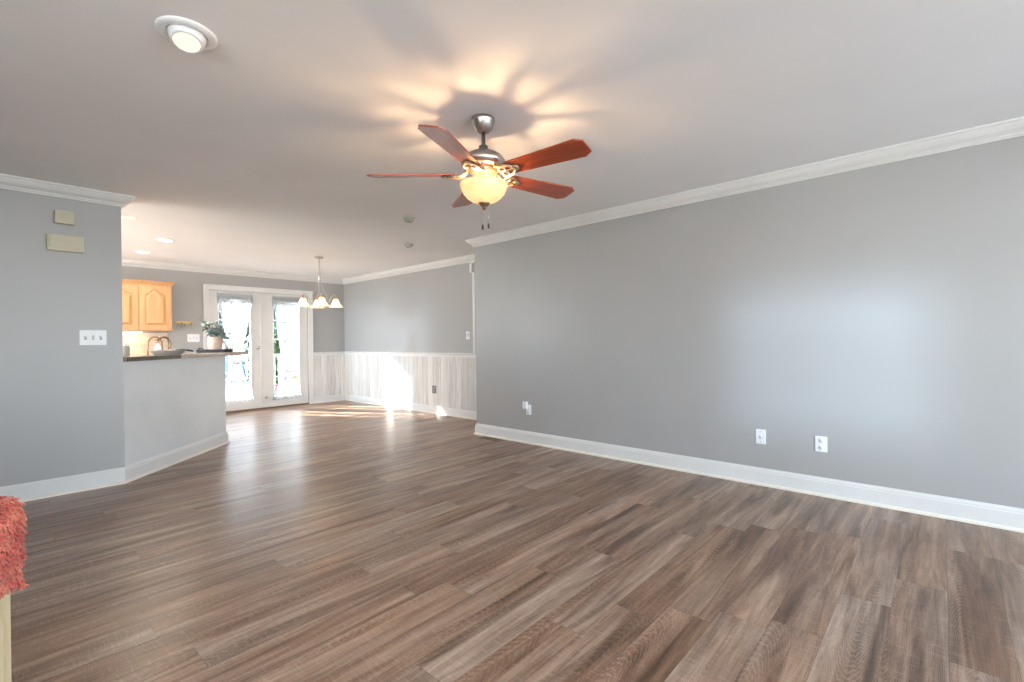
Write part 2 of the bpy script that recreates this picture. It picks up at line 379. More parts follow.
def tag(o, label=None, cat=None, group=None, kind=None):
    if label: o['label'] = label
    if cat: o['category'] = cat
    if group: o['group'] = group
    if kind: o['kind'] = kind
    return o
def struct(o, label, cat): return tag(o, label, cat, kind='structure')
def thing(name, loc, label, cat, group=None, rz=0.0):
    o = bpy.data.objects.new(name, None); COL.objects.link(o); o.location = loc; o.rotation_euler = (0, 0, rz); o.empty_display_size = 0.1
    return tag(o, label, cat, group)
def dup(root, loc, rz, label):
    r = root.copy(); COL.objects.link(r); r.location = loc; r.rotation_euler = (0, 0, rz); r['label'] = label
    for ch in list(root.children):
        c = ch.copy(); COL.objects.link(c); c.parent = r
        for g in list(ch.children):
            k = g.copy(); COL.objects.link(k); k.parent = c
    return r

# ------------------------------------------------------------------ room shell
struct(boxes('floor', [(XW - T, XD + T, YS - T, YB + T, -0.10, 0.0)], 'floor'), 'wide wood-look plank floor in brown and grey tones', 'floor')
struct(boxes('ceiling', [(XW - T, XD + T, YS - T, YB + T, CZ, CZ + 0.1)], 'ceiling'), 'flat white ceiling over living and dining room', 'ceiling')
struct(boxes('wall_right', [(XR, XR + 0.7485 + T, YS, YJ, 0, CZ)], 'wall'), 'long bare grey wall on the right', 'wall')
struct(boxes('wall_dining', [(XD, XD + T, YJ, YB, 0, CZ)], 'wall'), 'grey wall above whitewashed boards in dining area', 'wall')
struct(boxes('wall_back', [(XW, -1.9, YB, YB + T, 0, CZ), (-1.9, -0.3, YB, YB + T, 0, 1.0), (-1.9, -0.3, YB, YB + T, 2.1, CZ), (-0.3, DX0, YB, YB + T, 0, CZ), (DX1, XD + T, YB, YB + T, 0, CZ), (DX0, DX1, YB, YB + T, DZ, CZ)], 'wall'), 'grey far wall around the french doors', 'wall')
struct(boxes('wall_left', [(XW, 0.779, YL, YL + 0.12, 0, CZ)], 'wall'), 'grey wall stub on the left with beige boxes', 'wall')
def wall_with_windows(name, fixed, spans, rng, axis, label):
    lst = []; a0, a1 = rng
    f0_, f1_ = fixed
    def put(a, b, z0, z1): lst.append((a, b, f0_, f1_, z0, z1) if axis == 'x' else (f0_, f1_, a, b, z0, z1))
    cur = a0
    for a, b in spans:
        WZ0, WZ1 = WZ['k'] if axis == 'y' and a > 5 else WZ[axis]
        put(cur, a, 0, CZ); put(a, b, 0, WZ0); put(a, b, WZ1, CZ); cur = b
    put(cur, a1, 0, CZ)
    return struct(boxes(name, lst, 'wall'), label, 'wall')
wall_with_windows('wall_front', (YS - T, YS), WIN_S, (XW - T, XD + T), 'x', 'grey wall with windows behind the viewer')
wall_with_windows('wall_side', (XW - T, XW), WIN_W, (YS, YB + T), 'y', 'grey wall with windows at far left')
wi = 0
for axis, spans in (('x', WIN_S), ('y', WIN_W), ('b', WIN_B)):
    for a, b in spans:
        wi += 1; WZ0, WZ1 = WZ['k'] if axis == 'y' and a > 5 else WZ[axis]; c0 = (YS - T * 0.7, YS - T * 0.35) if axis == 'x' else (YB + T * 0.35, YB + T * 0.7) if axis == 'b' else (XW - T * 0.7, XW - T * 0.35); w = 0.05
        bars = [(a, a + w, WZ0, WZ1), (b - w, b, WZ0, WZ1), (a, b, WZ0, WZ0 + w), (a, b, WZ1 - w, WZ1), (a, b, (WZ0 + WZ1) / 2 - 0.02, (WZ0 + WZ1) / 2 + 0.02)]
        lst = [(p, q, c0[0], c0[1], z0, z1) if axis != 'y' else (c0[0], c0[1], p, q, z0, z1) for p, q, z0, z1 in bars]
        o = struct(boxes('window_%d' % wi, lst, 'trim'), 'white sash window outside the view', 'window')
        cm = (c0[0] + c0[1]) / 2
        g = boxes('pane', [(a, b, cm - 0.002, cm + 0.002, WZ0, WZ1) if axis != 'y' else (cm - 0.002, cm + 0.002, a, b, WZ0, WZ1)], 'glass', o)
# 45 degree half wall carrying the bar
E1 = Vector((0.783, 5.204)); D45 = Vector((1, 1)).normalized(); N45 = Vector((1, -1)).normalized()
BL, BT, BH = 1.577, 0.12, 1.035
def bar(off, s): p = E1 + N45 * off + D45 * s; return (p.x, p.y)
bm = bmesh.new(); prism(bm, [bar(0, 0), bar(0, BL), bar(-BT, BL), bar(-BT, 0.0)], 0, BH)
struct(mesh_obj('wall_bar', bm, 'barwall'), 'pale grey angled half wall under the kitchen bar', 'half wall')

# crown, baseboard, chair rail, wainscot
CROWN = [(0, CZ), (0.082, CZ), (0.082, CZ - 0.012), (0.072, CZ - 0.017), (0.066, CZ - 0.030), (0.050, CZ - 0.050), (0.030, CZ - 0.064), (0.022, CZ - 0.070), (0.022, CZ - 0.078), (0.014, CZ - 0.084), (0.014, CZ - 0.092), (0, CZ - 0.092)]
struct(sweep('trim_1', [(XR, YS), (XR, YJ), (XD, YJ), (XD, YB), (XW, YB)], CROWN, 'trim'), 'white crown moulding along the right and far walls', 'crown moulding')
struct(sweep('trim_2', [(XW, YL + 0.12), (0.779, YL + 0.12), (0.779, YL), (XW, YL)], CROWN, 'trim'), 'white crown moulding around the left wall end', 'crown moulding')
BASE = [(0, 0), (0.016, 0), (0.016, 0.105), (0.012, 0.112), (0.012, 0.120), (0.007, 0.128), (0.004, 0.136), (0, 0.136)]
SHOE = [(0.016, 0), (0.032, 0), (0.031, 0.008), (0.027, 0.015), (0.021, 0.019), (0.016, 0.020)]
def baseboard(name, path, label):
    o = struct(sweep(name, path, BASE, 'trim'), label, 'baseboard')
    s = sweep('shoe_moulding', path, SHOE, 'shoe', o); s['label'] = 'cream quarter round at the floor'
    return o
baseboard('baseboard_right', [(XR, YS), (XR, YJ), (XD, YJ)], 'white baseboard along the long right wall')
baseboard('baseboard_dining', [(XD, YJ + 0.04), (XD, YB), (DX1 + 0.086, YB)], 'white baseboard under the whitewashed boards')
baseboard('baseboard_left', [bar(-BT, 0.25), bar(-BT, BL), bar(0, BL), bar(0, 0), (E1.x - 0.01, YL), (XW, YL)], 'white baseboard along left wall and angled half wall')
RZ0, RZ1 = 0.925, 0.992
struct(boxes('wall_paneling', [(XD - 0.010, XD, YJ + 0.002, 5.972, 0, RZ0), (XD - 0.010, XD, 5.980, YB, 0, RZ0)], 'wains_y'), 'whitewashed vertical boards below the dining chair rail', 'wainscot')
struct(boxes('wall_paneling_back', [(DX1 + 0.086, XD - 0.010, YB - 0.010, YB, 0, RZ0)], 'wains_x'), 'whitewashed boards right of the french doors', 'wainscot')
RAIL = [(0, RZ0), (0.014, RZ0), (0.018, RZ0 + 0.012), (0.018, RZ1 - 0.026), (0.030, RZ1 - 0.016), (0.034, RZ1 - 0.006), (0.030, RZ1), (0, RZ1)]
struct(sweep('trim_3', [(XD, YJ), (XD, YB), (DX1 + 0.086, YB)], RAIL, 'trim'), 'white chair rail above the whitewashed boards', 'chair rail')
struct(boxes('trim_4', [(XD - 0.012, XD, 5.158, 5.205, RZ1, CZ - 0.092)], 'trim'), 'narrow white upright strip beside the right wall corner', 'trim strip')

# ------------------------------------------------------------------ french doors
cw = 0.088
bm = bmesh.new()
for x0, x1, z0, z1 in ((DX0 - cw, DX0, 0, DZ + cw), (DX1, DX1 + cw, 0, DZ + cw), (DX0, DX1, DZ, DZ + cw)):
    box(bm, x0, x1, YB - 0.018, YB, z0, z1)
for x0, x1, z0, z1 in ((DX0 - cw, DX0 - cw + 0.016, 0, DZ + cw), (DX1 + cw - 0.016, DX1 + cw, 0, DZ + cw), (DX0 - cw, DX1 + cw, DZ + cw - 0.016, DZ + cw)):
    box(bm, x0, x1, YB - 0.027, YB - 0.018, z0, z1)
struct(mesh_obj('trim_5', bm, 'trim', bevel=0.003), 'white casing around the french doors', 'door casing')
struct(boxes('trim_6', [(DX0, DX1, YB, YB + T, 0.0, 0.022)], 'bronze'), 'brown threshold under the french doors', 'threshold')
DY0, DY1 = YB + 0.020, YB + 0.062
MX = 3.306
def french(name, x0, x1, gx0, gx1, label):
    gz0, gz1 = 0.215, 1.935; zb, zt = 0.026, DZ - 0.004
    bm = bmesh.new()
    for b in ((x0, gx0, zb, zt), (gx1, x1, zb, zt), (gx0, gx1, zb, gz0), (gx0, gx1, gz1, zt)): box(bm, b[0], b[1], DY0, DY1, b[2], b[3])
    o = struct(mesh_obj(name, bm, 'trim'), label, 'door')
    bm = bmesh.new(); w = 0.028
    for a, b, c, d in ((gx0 - w, gx0, gz0 - w, gz1 + w), (gx1, gx1 + w, gz0 - w, gz1 + w), (gx0, gx1, gz0 - w, gz0), (gx0, gx1, gz1, gz1 + w)): box(bm, a, b, DY0 - 0.011, DY0, c, d)
    mesh_obj('glazing_frame', bm, 'trim', o, bevel=0.003)
    ym = (DY0 + DY1) / 2
    bm = bmesh.new()
    for i in (1, 2):
        xm = gx0 + (gx1 - gx0) * i / 3; box(bm, xm - 0.009, xm + 0.009, ym - 0.012, ym + 0.012, gz0, gz1)
    for i in range(1, 5):
        zm = gz0 + (gz1 - gz0) * i / 5; box(bm, gx0, gx1, ym - 0.0121, ym + 0.0121, zm - 0.009, zm + 0.009)
    mesh_obj('muntin_grid', bm, 'trim', o)
    boxes('pane', [(gx0, gx1, ym - 0.002, ym + 0.002, gz0, gz1)], 'glass', o)
    return o
dl = french('door_1', DX0 + 0.004, MX - 0.002, 2.635, 3.125, 'white french door leaf behind the bar end')
dr = french('door_2', MX + 0.002, DX1 - 0.004, 3.52, 3.975, 'white french door leaf on the right')
boxes('astragal', [(MX - 0.022, MX + 0.022, DY0 - 0.014, DY0, 0.03, DZ - 0.006)], 'trim', dl, bevel=0.003)
lathe_obj('door_knob', [(0.0, 0.0), (0.028, 0.0), (0.028, 0.006), (0.011, 0.012), (0.011, 0.03), (0.026, 0.04), (0.028, 0.052), (0.018, 0.062), (0, 0.064)], 'nickel', dl, 16, Matrix.Translation((3.235, DY0, 1.10)) @ Matrix.Rotation(pi / 2, 4, 'X'))
lathe_obj('foot_bolt', [(0.0, 0.0), (0.022, 0.0), (0.022, 0.01), (0.014, 0.014), (0.012, 0.026), (0, 0.028)], 'nickel', dr, 14, Matrix.Translation((3.375, DY0, 0.20)) @ Matrix.Rotation(pi / 2, 4, 'X'))

def curtain(x0, x1, ztop, ztie, zbot, wt, flare, label, seed):
    rnd = random.Random(seed); y = DY0 - 0.035; cx = (x0 + x1) / 2; hw = (x1 - x0) / 2
    root = thing('sheer_curtain', (cx, y, zbot), label, 'curtain', 'sheer curtains on the french doors')
    def width(z):
        if z > ztie: t = (z - ztie) / (ztop - ztie); return wt + (hw - wt) * (t ** 0.8) if t < 1 else hw
        t = (ztie - z) / (ztie - zbot); return wt + (hw * flare - wt) * (t ** 1.0)
    ph = [rnd.uniform(0, 6.28) for _ in range(4)]
    bm = bmesh.new(); nx, nz = 72, 60; g = []
    zs = [zbot + (ztop - 0.06 - zbot) * k / nz for k in range(nz + 1)]
    for k, z in enumerate(zs):
        w = width(z); amp = 0.006 + 0.012 * min(1, w / hw) if z > ztie else 0.010 + 0.016 * (ztie - z) / (ztie - zbot)
        row = []
        for i in range(nx + 1):
            s = -1 + 2 * i / nx
            dy = amp * (sin(s * 24 + ph[0]) * 0.6 + sin(s * 41 + ph[1] + z) * 0.4)
            dz = -0.03 * flare * s * s * (1 if z < zbot + 0.02 else 0)
            row.append(bm.verts.new((s * w, dy, z - zbot + dz * 0)))
        g.append(row)
    for a, b in zip(g, g[1:]):
        for i in range(nx): bm.faces.new((a[i], a[i + 1], b[i + 1], b[i]))
    mesh_obj('panel', bm, 'sheer', root, smooth=True)
    bm = bmesh.new(); g = []
    for k in range(11):
        z = ztop - 0.11 + 0.17 * k / 10; row = []
        for i in range(141):
            s = -1 + 2 * i / 140
            pk = 0.010 + (0.008 if k in (3, 4, 5, 6) else 0.0)
            row.append(bm.verts.new((s * (hw + 0.012), -0.004 + pk * sin(s * 95) - (0.006 if 3 <= k <= 6 else 0), z - zbot + 0.008 * sin(s * 61 + k))))
        g.append(row)
    for a, b in zip(g, g[1:]):
        for i in range(140): bm.faces.new((a[i], a[i + 1], b[i + 1], b[i]))
    mesh_obj('header', bm, 'ruffle', root, smooth=True)
    bm = bmesh.new(); tube(bm, [(-hw - 0.03, 0.008, ztop - zbot - 0.01), (hw + 0.03, 0.008, ztop - zbot - 0.01)], 0.006, 8)
    ball(bm, (-hw - 0.03, 0.008, ztop - zbot - 0.01), 0.011); ball(bm, (hw + 0.03, 0.008, ztop - zbot - 0.01), 0.011)
    mesh_obj('curtain_rod', bm, 'trim', root, smooth=True)
    bm = bmesh.new(); g = []
    for k in range(7):
        a = k / 6; r = 1 + 0.18 * sin(a * pi)
        g.append([bm.verts.new(((wt + 0.006) * r * cos(2 * pi * i / 24), 0.030 * r * sin(2 * pi * i / 24), ztie - zbot - 0.03 + 0.06 * a)) for i in range(24)])
    for a, b in zip(g, g[1:]):
        for i in range(24): bm.faces.new((a[i], a[(i + 1) % 24], b[(i + 1) % 24], b[i]))
    mesh_obj('tie_band', bm, 'ruffle', root, smooth=True)
    bm = bmesh.new(); g = []
    w = width(zbot)
    for k in range(6):
        z = 0.005 - 0.075 * k / 5; row = []
        for i in range(121):
            s = -1 + 2 * i / 120; row.append(bm.verts.new((s * (w + 0.02 * k / 5), (0.012 + 0.012 * k / 5) * sin(s * 45 + ph[2]) - 0.02 * k / 5 * 0.3, z + 0.008 * sin(s * 23 + ph[3]))))
        g.append(row)
    for a, b in zip(g, g[1:]):
        for i in range(120): bm.faces.new((a[i], a[i + 1], b[i + 1], b[i]))
    mesh_obj('hem_ruffle', bm, 'ruffle', root, smooth=True)
    return root
curtain(2.605, 3.150, 1.975, 0.86, 0.26, 0.055, 1.0, 'white sheer curtain tied in the middle on the left french door, behind the bar end', 3)
curtain(3.495, 4.005, 1.975, 0.66, 0.22, 0.060, 1.08, 'white sheer hourglass curtain on the right french door near the chandelier', 5)

# ------------------------------------------------------------------ outdoors
struct(boxes('deck_floor', [(0.5, 7.5, YB + T, 11.9, -0.16, -0.06)], 'deckwood'), 'weathered wooden deck outside the french doors', 'deck')
struct(boxes('bounce_slab', [(-9, 14, -16, YS - T - 0.1, -0.7, -0.5)], 'bounce_grey'), 'unseen grey ground added outside the front windows to dim their bounce', 'bounce_slab')  # unseen slab, added to keep ceiling bounce from the front windows low
struct(boxes('lawn', [(-20, 26, 11.95, 34, -0.9, -0.62)], 'grass'), 'green lawn beyond the deck', 'lawn')
rl = thing('deck_railing', (0.6, 11.8, -0.06), 'white deck railing with thin balusters outside the doors', 'railing')
boxes('top_rail', [(0, 6.8, -0.05, 0.05, 0.93, 0.97)], 'trim', rl); boxes('bottom_rail', [(0, 6.8, -0.02, 0.02, 0.10, 0.15)], 'trim', rl)
for i in range(4): boxes('post', [(i * 2.25, i * 2.25 + 0.09, -0.045, 0.045, 0, 1.05)], 'trim', rl)
bm = bmesh.new()
for i in range(56):
    xb = 0.14 + i * 0.12
    if min(abs(xb - (k * 2.25 + 0.045)) for k in range(4)) > 0.07: box(bm, xb - 0.016, xb + 0.016, -0.016, 0.016, 0.15, 0.93)
mesh_obj('balusters', bm, 'trim', rl)['kind'] = 'stuff'

def blob_plant(name, loc, h, w, mat, label, cat, seed, group, n=420, leaf=0.11):
    rnd = random.Random(seed); root = thing(name, loc, label, cat, group)
    bm = bmesh.new()
    for _ in range(n):
        a = rnd.uniform(0, 2 * pi); b = math.acos(rnd.uniform(-1, 1)); q = rnd.uniform(0.55, 1.0)
        c = Vector((w * q * sin(b) * cos(a), w * q * sin(b) * sin(a), h * 0.55 + h * 0.45 * q * cos(b)))
        m = Matrix.Translation(c) @ Matrix.Rotation(rnd.uniform(0, 6.28), 4, 'Z') @ Matrix.Rotation(rnd.uniform(-1, 1), 4, 'X')
        s = leaf * rnd.uniform(0.7, 1.4)
        vs = [bm.verts.new(m @ Vector(p)) for p in ((0, -s, 0), (s * 0.45, 0, s * 0.12), (0, s, 0), (-s * 0.45, 0, s * 0.12))]
        bm.faces.new(vs)
    mesh_obj('foliage', bm, mat, root)
    bm = bmesh.new()
    for k in range(4):
        a = k * 1.7 + seed; tube(bm, [(0, 0, 0), (0.2 * w * cos(a), 0.2 * w * sin(a), h * 0.4), (0.5 * w * cos(a), 0.5 * w * sin(a), h * 0.8)], [0.03, 0.022, 0.01], 6)
    mesh_obj('stem', bm, 'bark', root, smooth=True)
for i, (x, y, h, w, lb) in enumerate((
        (5.26, 13.6, 2.35, 0.36, 'green shrub beyond the deck railing, at left edge of the right door glass'), (6.35, 13.7, 2.25, 0.45, 'green shrub beyond the railing at right edge of the right door glass'),
        (4.10, 13.4, 2.0, 0.50, 'green shrub beyond railing, seen through the left door under the bar top'), (7.9, 14.4, 2.1, 0.75, 'rounded green shrub far right beyond the deck'))):
    blob_plant('garden_shrub', (x, y, -0.62), h, w, 'shrub', lb, 'shrub', 11 + i, 'shrubs beyond the deck', 600)
for i, (x, y, h, w, lb) in enumerate(((5.0, 19.0, 4.4, 0.9, 'pale tree behind the left door glass, left of its tie'), (7.3, 19.4, 4.7, 0.9, 'pale tree seen between the two door glasses'), (9.6, 19.0, 4.5, 0.9, 'pale tree behind the right door glass'), (12.2, 20.0, 4.6, 0.9, 'tree at the right beyond the lawn'))):
    blob_plant('garden_tree', (x, y, -0.62), h, w, 'tree', lb, 'tree', 31 + i, 'trees beyond the lawn', 1500, 0.24)

# blue folding chair on the deck, seen through the left door
ch = thing('deck_chair', (3.36, 10.3, -0.06), 'blue canvas folding chair with black legs outside the left door', 'chair', rz=radians(200))
for q in (-1, 1):
    tube_obj('front_leg', [(q * 0.27, 0.28, 0), (q * 0.27, -0.18, 0.52)], 0.013, 'blackmetal', ch)
    tube_obj('rear_leg', [(q * 0.25, -0.28, 0), (q * 0.25, 0.22, 0.46)], 0.013, 'blackmetal', ch)
bm = bmesh.new()
for s in (-0.27, 0.27): tube(bm, [(s, -0.15, 0.42), (s, -0.24, 0.75), (s, -0.34, 1.02)], 0.013); tube(bm, [(s, -0.22, 0.66), (s, 0.24, 0.66)], 0.016); tube(bm, [(s, 0.22, 0.44), (s, 0.24, 0.66)], 0.013)
mesh_obj('back_frame', bm, 'blackmetal', ch, smooth=True)
boxes('seat', [(-0.25, 0.25, -0.18, 0.24, 0.44, 0.465)], 'blue', ch, bevel=0.008)
bm = bmesh.new(); box(bm, -0.26, 0.26, -0.012, 0.012, 0.0, 0.58, mtx=Matrix.Translation((0, -0.165, 0.47)) @ Matrix.Rotation(radians(17), 4, 'X')); mesh_obj('backrest', bm, 'blue', ch, bevel=0.008)
pl = thing('planter', (4.12, 10.15, -0.06), 'teal planter box with red flowers outside the right door', 'planter')
bm = bmesh.new(); prism(bm, [(-0.28, -0.12), (0.28, -0.12), (0.28, 0.12), (-0.28, 0.12)], 0, 0.26); mesh_obj('box', bm, 'teal', pl, bevel=0.01)
bm = bmesh.new(); rnd = random.Random(4)
for _ in range(40): ball(bm, (rnd.uniform(-0.24, 0.24), rnd.uniform(-0.1, 0.1), rnd.uniform(0.27, 0.40)), 0.028, 4)
mesh_obj('flowers', bm, 'red', pl)

pt2 = thing('patio_table', (4.72, 10.75, -0.06), 'tan wooden slat table on the deck outside the right door', 'table')
boxes('tabletop', [(-0.30, 0.30, -0.30 + k * 0.1, -0.215 + k * 0.1, 0.52, 0.55) for k in range(6)], 'tanwood', pt2)
for qy in (-0.24, 0.24): boxes('apron', [(-0.224, 0.224, qy - 0.01, qy + 0.01, 0.44, 0.52)], 'tanwood', pt2)
for qx in (-1, 1):
    for qy in (-1, 1): boxes('leg', [(qx * 0.25 - 0.025, qx * 0.25 + 0.025, qy * 0.24 - 0.025, qy * 0.24 + 0.025, 0, 0.52)], 'tanwood', pt2)

# ------------------------------------------------------------------ kitchen
CF = 8.708; CX0, CX1, CB, CT = 0.985, 1.90, 1.385, 2.085
wc = thing('wall_cabinet', ((CX0 + CX1) / 2, YB, CB), 'honey maple wall cabinet with arched doors above the tiles', 'cabinet')
def loc_box(name, lst, mat, root, bevel=0.0):
    L = root.location; return boxes(name, [(a - L.x, b - L.x, c - L.y, d - L.y, e - L.z, f - L.z) for a, b, c, d, e, f in lst], mat, root, bevel)
loc_box('body', [(CX0, CX1, CF + 0.02, YB, CB, CT)], 'maple', wc)
loc_box('face_frame', [(CX0, CX0 + 0.03, CF, CF + 0.02, CB, CT), (CX1 - 0.03, CX1, CF, CF + 0.02, CB, CT), (CX0 + 0.03, CX1 - 0.03, CF, CF + 0.02, CB, CB + 0.03), (CX0 + 0.03, CX1 - 0.03, CF, CF + 0.02, CT - 0.05, CT), (1.475, 1.505, CF, CF + 0.02, CB + 0.03, CT - 0.05)], 'maple', wc)
def arch_pts(x0, x1, z0, z1, rise, n=20):
    pts = [(x0, z0), (x1, z0), (x1, z1 - rise)]
    for i in range(1, n):
        t = i / n; s = abs(2 * t - 1); sh = (0.5 * (1 + cos(pi * s / 0.82))) ** 0.75 if s < 0.82 else 0.0
        pts.append((x1 + (x0 - x1) * t, z1 - rise + rise * sh))
    pts.append((x0, z1 - rise)); return pts
def cab_door(root, x0, x1, z0, z1):
    L = root.location; d = thing('tmp', (0, 0, 0), None, None); bpy.data.objects.remove(d)
    st = 0.062; a = arch_pts(x0 + st, x1 - st, z0 + st, z1 - st * 0.8, 0.075)
    cx, cz = (x0 + x1) / 2, (z0 + z1) / 2
    def outer(p):   # matching point on the door edge
        dx, dz = p[0] - cx, p[1] - cz; hx, hz = (x1 - x0) / 2, (z1 - z0) / 2; k = min(hx / abs(dx) if abs(dx) > 1e-6 else 9e9, hz / abs(dz) if abs(dz) > 1e-6 else 9e9); return (cx + dx * k, cz + dz * k)
    o = [outer(p) for p in a]
    for i, c in ((0, (x0, z0)), (1, (x1, z0))): o[i] = c
    # corners at the top: snap nearest points
    for c in ((x1, z1), (x0, z1)):
        j = min(range(len(o)), key=lambda k: (o[k][0] - c[0]) ** 2 + (o[k][1] - c[1]) ** 2); o[j] = c
    bm = bmesh.new(); y0, y1 = CF - 0.020 - L.y, CF - L.y
    def V(p, y): return bm.verts.new((p[0] - L.x, y, p[1] - L.z))
    A, O, OB, AB = [V(p, y0) for p in a], [V(p, y0 + 0.002) for p in o], [V(p, y1) for p in o], [V(p, y0 + 0.015) for p in a]
    n = len(a)
    for i in range(n):
        j = (i + 1) % n
        bm.faces.new((A[i], A[j], O[j], O[i])); bm.faces.new((O[i], O[j], OB[j], OB[i])); bm.faces.new((A[i], A[j], AB[j], AB[i]))
    bm.faces.new(AB); bm.faces.new(OB)
    dobj = mesh_obj('door', bm, 'maple', root)
    bm = bmesh.new()
    ins = arch_pts(x0 + st + 0.016, x1 - st - 0.012, z0 + st + 0.016, z1 - st * 0.8 - 0.016, 0.075); ins2 = arch_pts(x0 + st + 0.042, x1 - st - 0.042, z0 + st + 0.042, z1 - st * 0.8 - 0.042, 0.07)
    B0, B1 = [V(p, y0 + 0.015) for p in ins], [V(p, y0 + 0.001) for p in ins2]
    for i in range(len(B0)):
        j = (i + 1) % len(B0); bm.faces.new((B0[i], B0[j], B1[j], B1[i]))
    bm.faces.new(B1); mesh_obj('raised_panel', bm, 'maple', dobj)
    return dobj
d1 = cab_door(wc, CX0 + 0.012, 1.484, CB + 0.012, CT - 0.03); d2 = cab_door(wc, 1.496, CX1 - 0.012, CB + 0.012, CT - 0.03)
bm = bmesh.new(); L = wc.location
x0, x1, y0, y1 = CX0 - L.x, CX1 - L.x, CF - L.y, YB - L.y
pr = [(0, CT - L.z - 0.015), (0.010, CT - L.z - 0.015), (0.018, CT - L.z + 0.005), (0.040, CT - L.z + 0.025), (0.046, CT - L.z + 0.040), (0, CT - L.z + 0.040)]
cr = sweep('cornice', [(x1, y1), (x1, y0), (x0, y0), (x0, y1)][::-1], [(-o, z) for o, z in pr], 'maple', wc)
bm.free()

ts = struct(boxes('trim_7', [(0.60, 1.91, YB - 0.010, YB, 0.91, 1.36)], 'tile'), 'beige tile backsplash under the maple cabinet', 'backsplash')
bc = thing('base_cabinet', (0.95, YB, 0), 'maple base cabinet under the kitchen counter on far wall', 'cabinet')
loc_box('body', [(0.0, 1.93, 8.46, YB - 0.012, 0.10, 0.87)], 'maple', bc); loc_box('toe_kick', [(0.0, 1.93, 8.52, YB - 0.012, 0, 0.10)], 'dark', bc)
for k in range(4): loc_box('door', [(0.02 + k * 0.478, 0.47 + k * 0.478, 8.44, 8.46, 0.13, 0.84)], 'maple', bc, 0.004)
tag(boxes('kitchen_countertop', [(0.0, 1.96, 8.42, YB - 0.012, 0.87, 0.91)], 'granite', bevel=0.006), 'granite counter on the base cabinet below the tiles', 'countertop')

# faucet and things on the far counter
fc = thing('kitchen_faucet', (1.575, 8.62, 0.91), 'bronze gooseneck faucet on the far counter beneath the cabinet', 'faucet')
lathe_obj('base', [(0, 0), (0.028, 0), (0.028, 0.012), (0.018, 0.03), (0.016, 0.10), (0, 0.10)], 'bronze', fc, 16)
F_ = [(0, 0, 0.08), (-0.005, 0, 0.20)] + [(-0.09 + 0.085 * cos(a), 0, 0.28 + 0.10 * sin(a)) for a in [pi * k / 12 for k in range(0, 12)]] + [(-0.175, 0, 0.22), (-0.178, 0, 0.17)]
F_ = [(p[0] + 0.09, p[1], p[2]) for p in F_]
tube_obj('spout', [(-p[0] + 0.09, p[1], p[2]) for p in F_][::1], 0.011, 'bronze', fc)
tube_obj('handle', [(0.02, 0, 0.07), (0.07, -0.01, 0.10)], [0.008, 0.006], 'bronze', fc)
rg = thing('towel_ring_stand', (1.795, 8.74, 0.91), 'round bronze ring on a stand beside the faucet', 'ring stand')
lathe_obj('base', [(0, 0), (0.055, 0), (0.06, 0.008), (0.012, 0.018), (0.010, 0.155), (0, 0.155)], 'bronze', rg, 20)
tube_obj('ring', [(0.085 * cos(2 * pi * k / 32), 0, 0.265 + 0.115 * sin(2 * pi * k / 32)) for k in range(32)], 0.014, 'bronze', rg, cyc=True)
sb = thing('soap_dispenser', (1.685, 8.55, 0.91), 'white soap dispenser between the bronze faucet and ring', 'soap dispenser')
lathe_obj('bottle', [(0, 0), (0.038, 0), (0.042, 0.01), (0.042, 0.23), (0.034, 0.255), (0.014, 0.265), (0.014, 0.28), (0, 0.28)], 'white', sb, 20)
bm = bmesh.new(); tube(bm, [(0, 0, 0.28), (0, 0, 0.315)], 0.007); tube(bm, [(0.01, 0, 0.315), (-0.05, 0, 0.31)], 0.008); mesh_obj('pump', bm, 'nickel', sb, smooth=True)
uc = thing('cabinet_light', (1.40, 8.84, CB), 'slim warm light bar under the maple wall cabinet', 'light')
boxes('housing', [(-0.16, 0.16, -0.03, 0.03, -0.022, 0)], 'white', uc); boxes('lens', [(-0.15, 0.15, -0.022, 0.022, -0.026, -0.022)], 'lens', uc)
light('cabinet_lamp', 'AREA', (1.40, 8.84, CB - 0.03), 1.3, (1.0, 0.78, 0.52), (0, 0.35, -1), shape='RECTANGLE', size=0.3, size_y=0.05)
# wall pieces in the kitchen
hr = thing('hook_rack', (2.137, YB, 1.51), 'small brass hook rack on the grey wall left of french doors', 'hook rack')
boxes('plate', [(-0.118, 0.118, -0.012, 0, 0.0, 0.036)], 'brass', hr, bevel=0.003)
for k in range(5):
    xk = -0.092 + k * 0.046; dz = 0.02 if k == 1 else 0.0
    tube_obj('hook', [(xk, -0.010, 0.018), (xk, -0.03, 0.008), (xk, -0.034, -0.02 - dz), (xk, -0.026, -0.035 - dz), (xk, -0.014, -0.03 - dz)], 0.0065, 'brass', hr, 6)
def plate_thing(name, loc, w, h, normal, label, cat, group=None, rockers=0, mat='white'):
    rz = {'-y': 0, '-x': -pi / 2}[normal]
    t = thing(name, loc, label, cat, group, rz)
    boxes('plate', [(-w / 2, w / 2, -0.007, 0, -h / 2, h / 2)], mat, t, bevel=0.003)
    for k in range(rockers):
        xk = (k - (rockers - 1) / 2) * w * 0.28
        s = boxes('toggle_slot', [(xk - 0.008, xk + 0.008, -0.0085, -0.007, -0.017, 0.017)], 'detector', t)
        bm = bmesh.new(); box(bm, -0.005, 0.005, -0.016, 0, -0.008, 0.008, mtx=Matrix.Translation((xk, -0.008, 0.002)) @ Matrix.Rotation(radians(25 if k % 2 else -25), 4, 'X')); mesh_obj('toggle', bm, mat, t)
    return t
plate_thing('switch_plate', (2.257, YB, 1.278), 0.172, 0.128, '-y', 'white triple switch plate on kitchen wall left of the french doors', 'light switch', rockers=3)

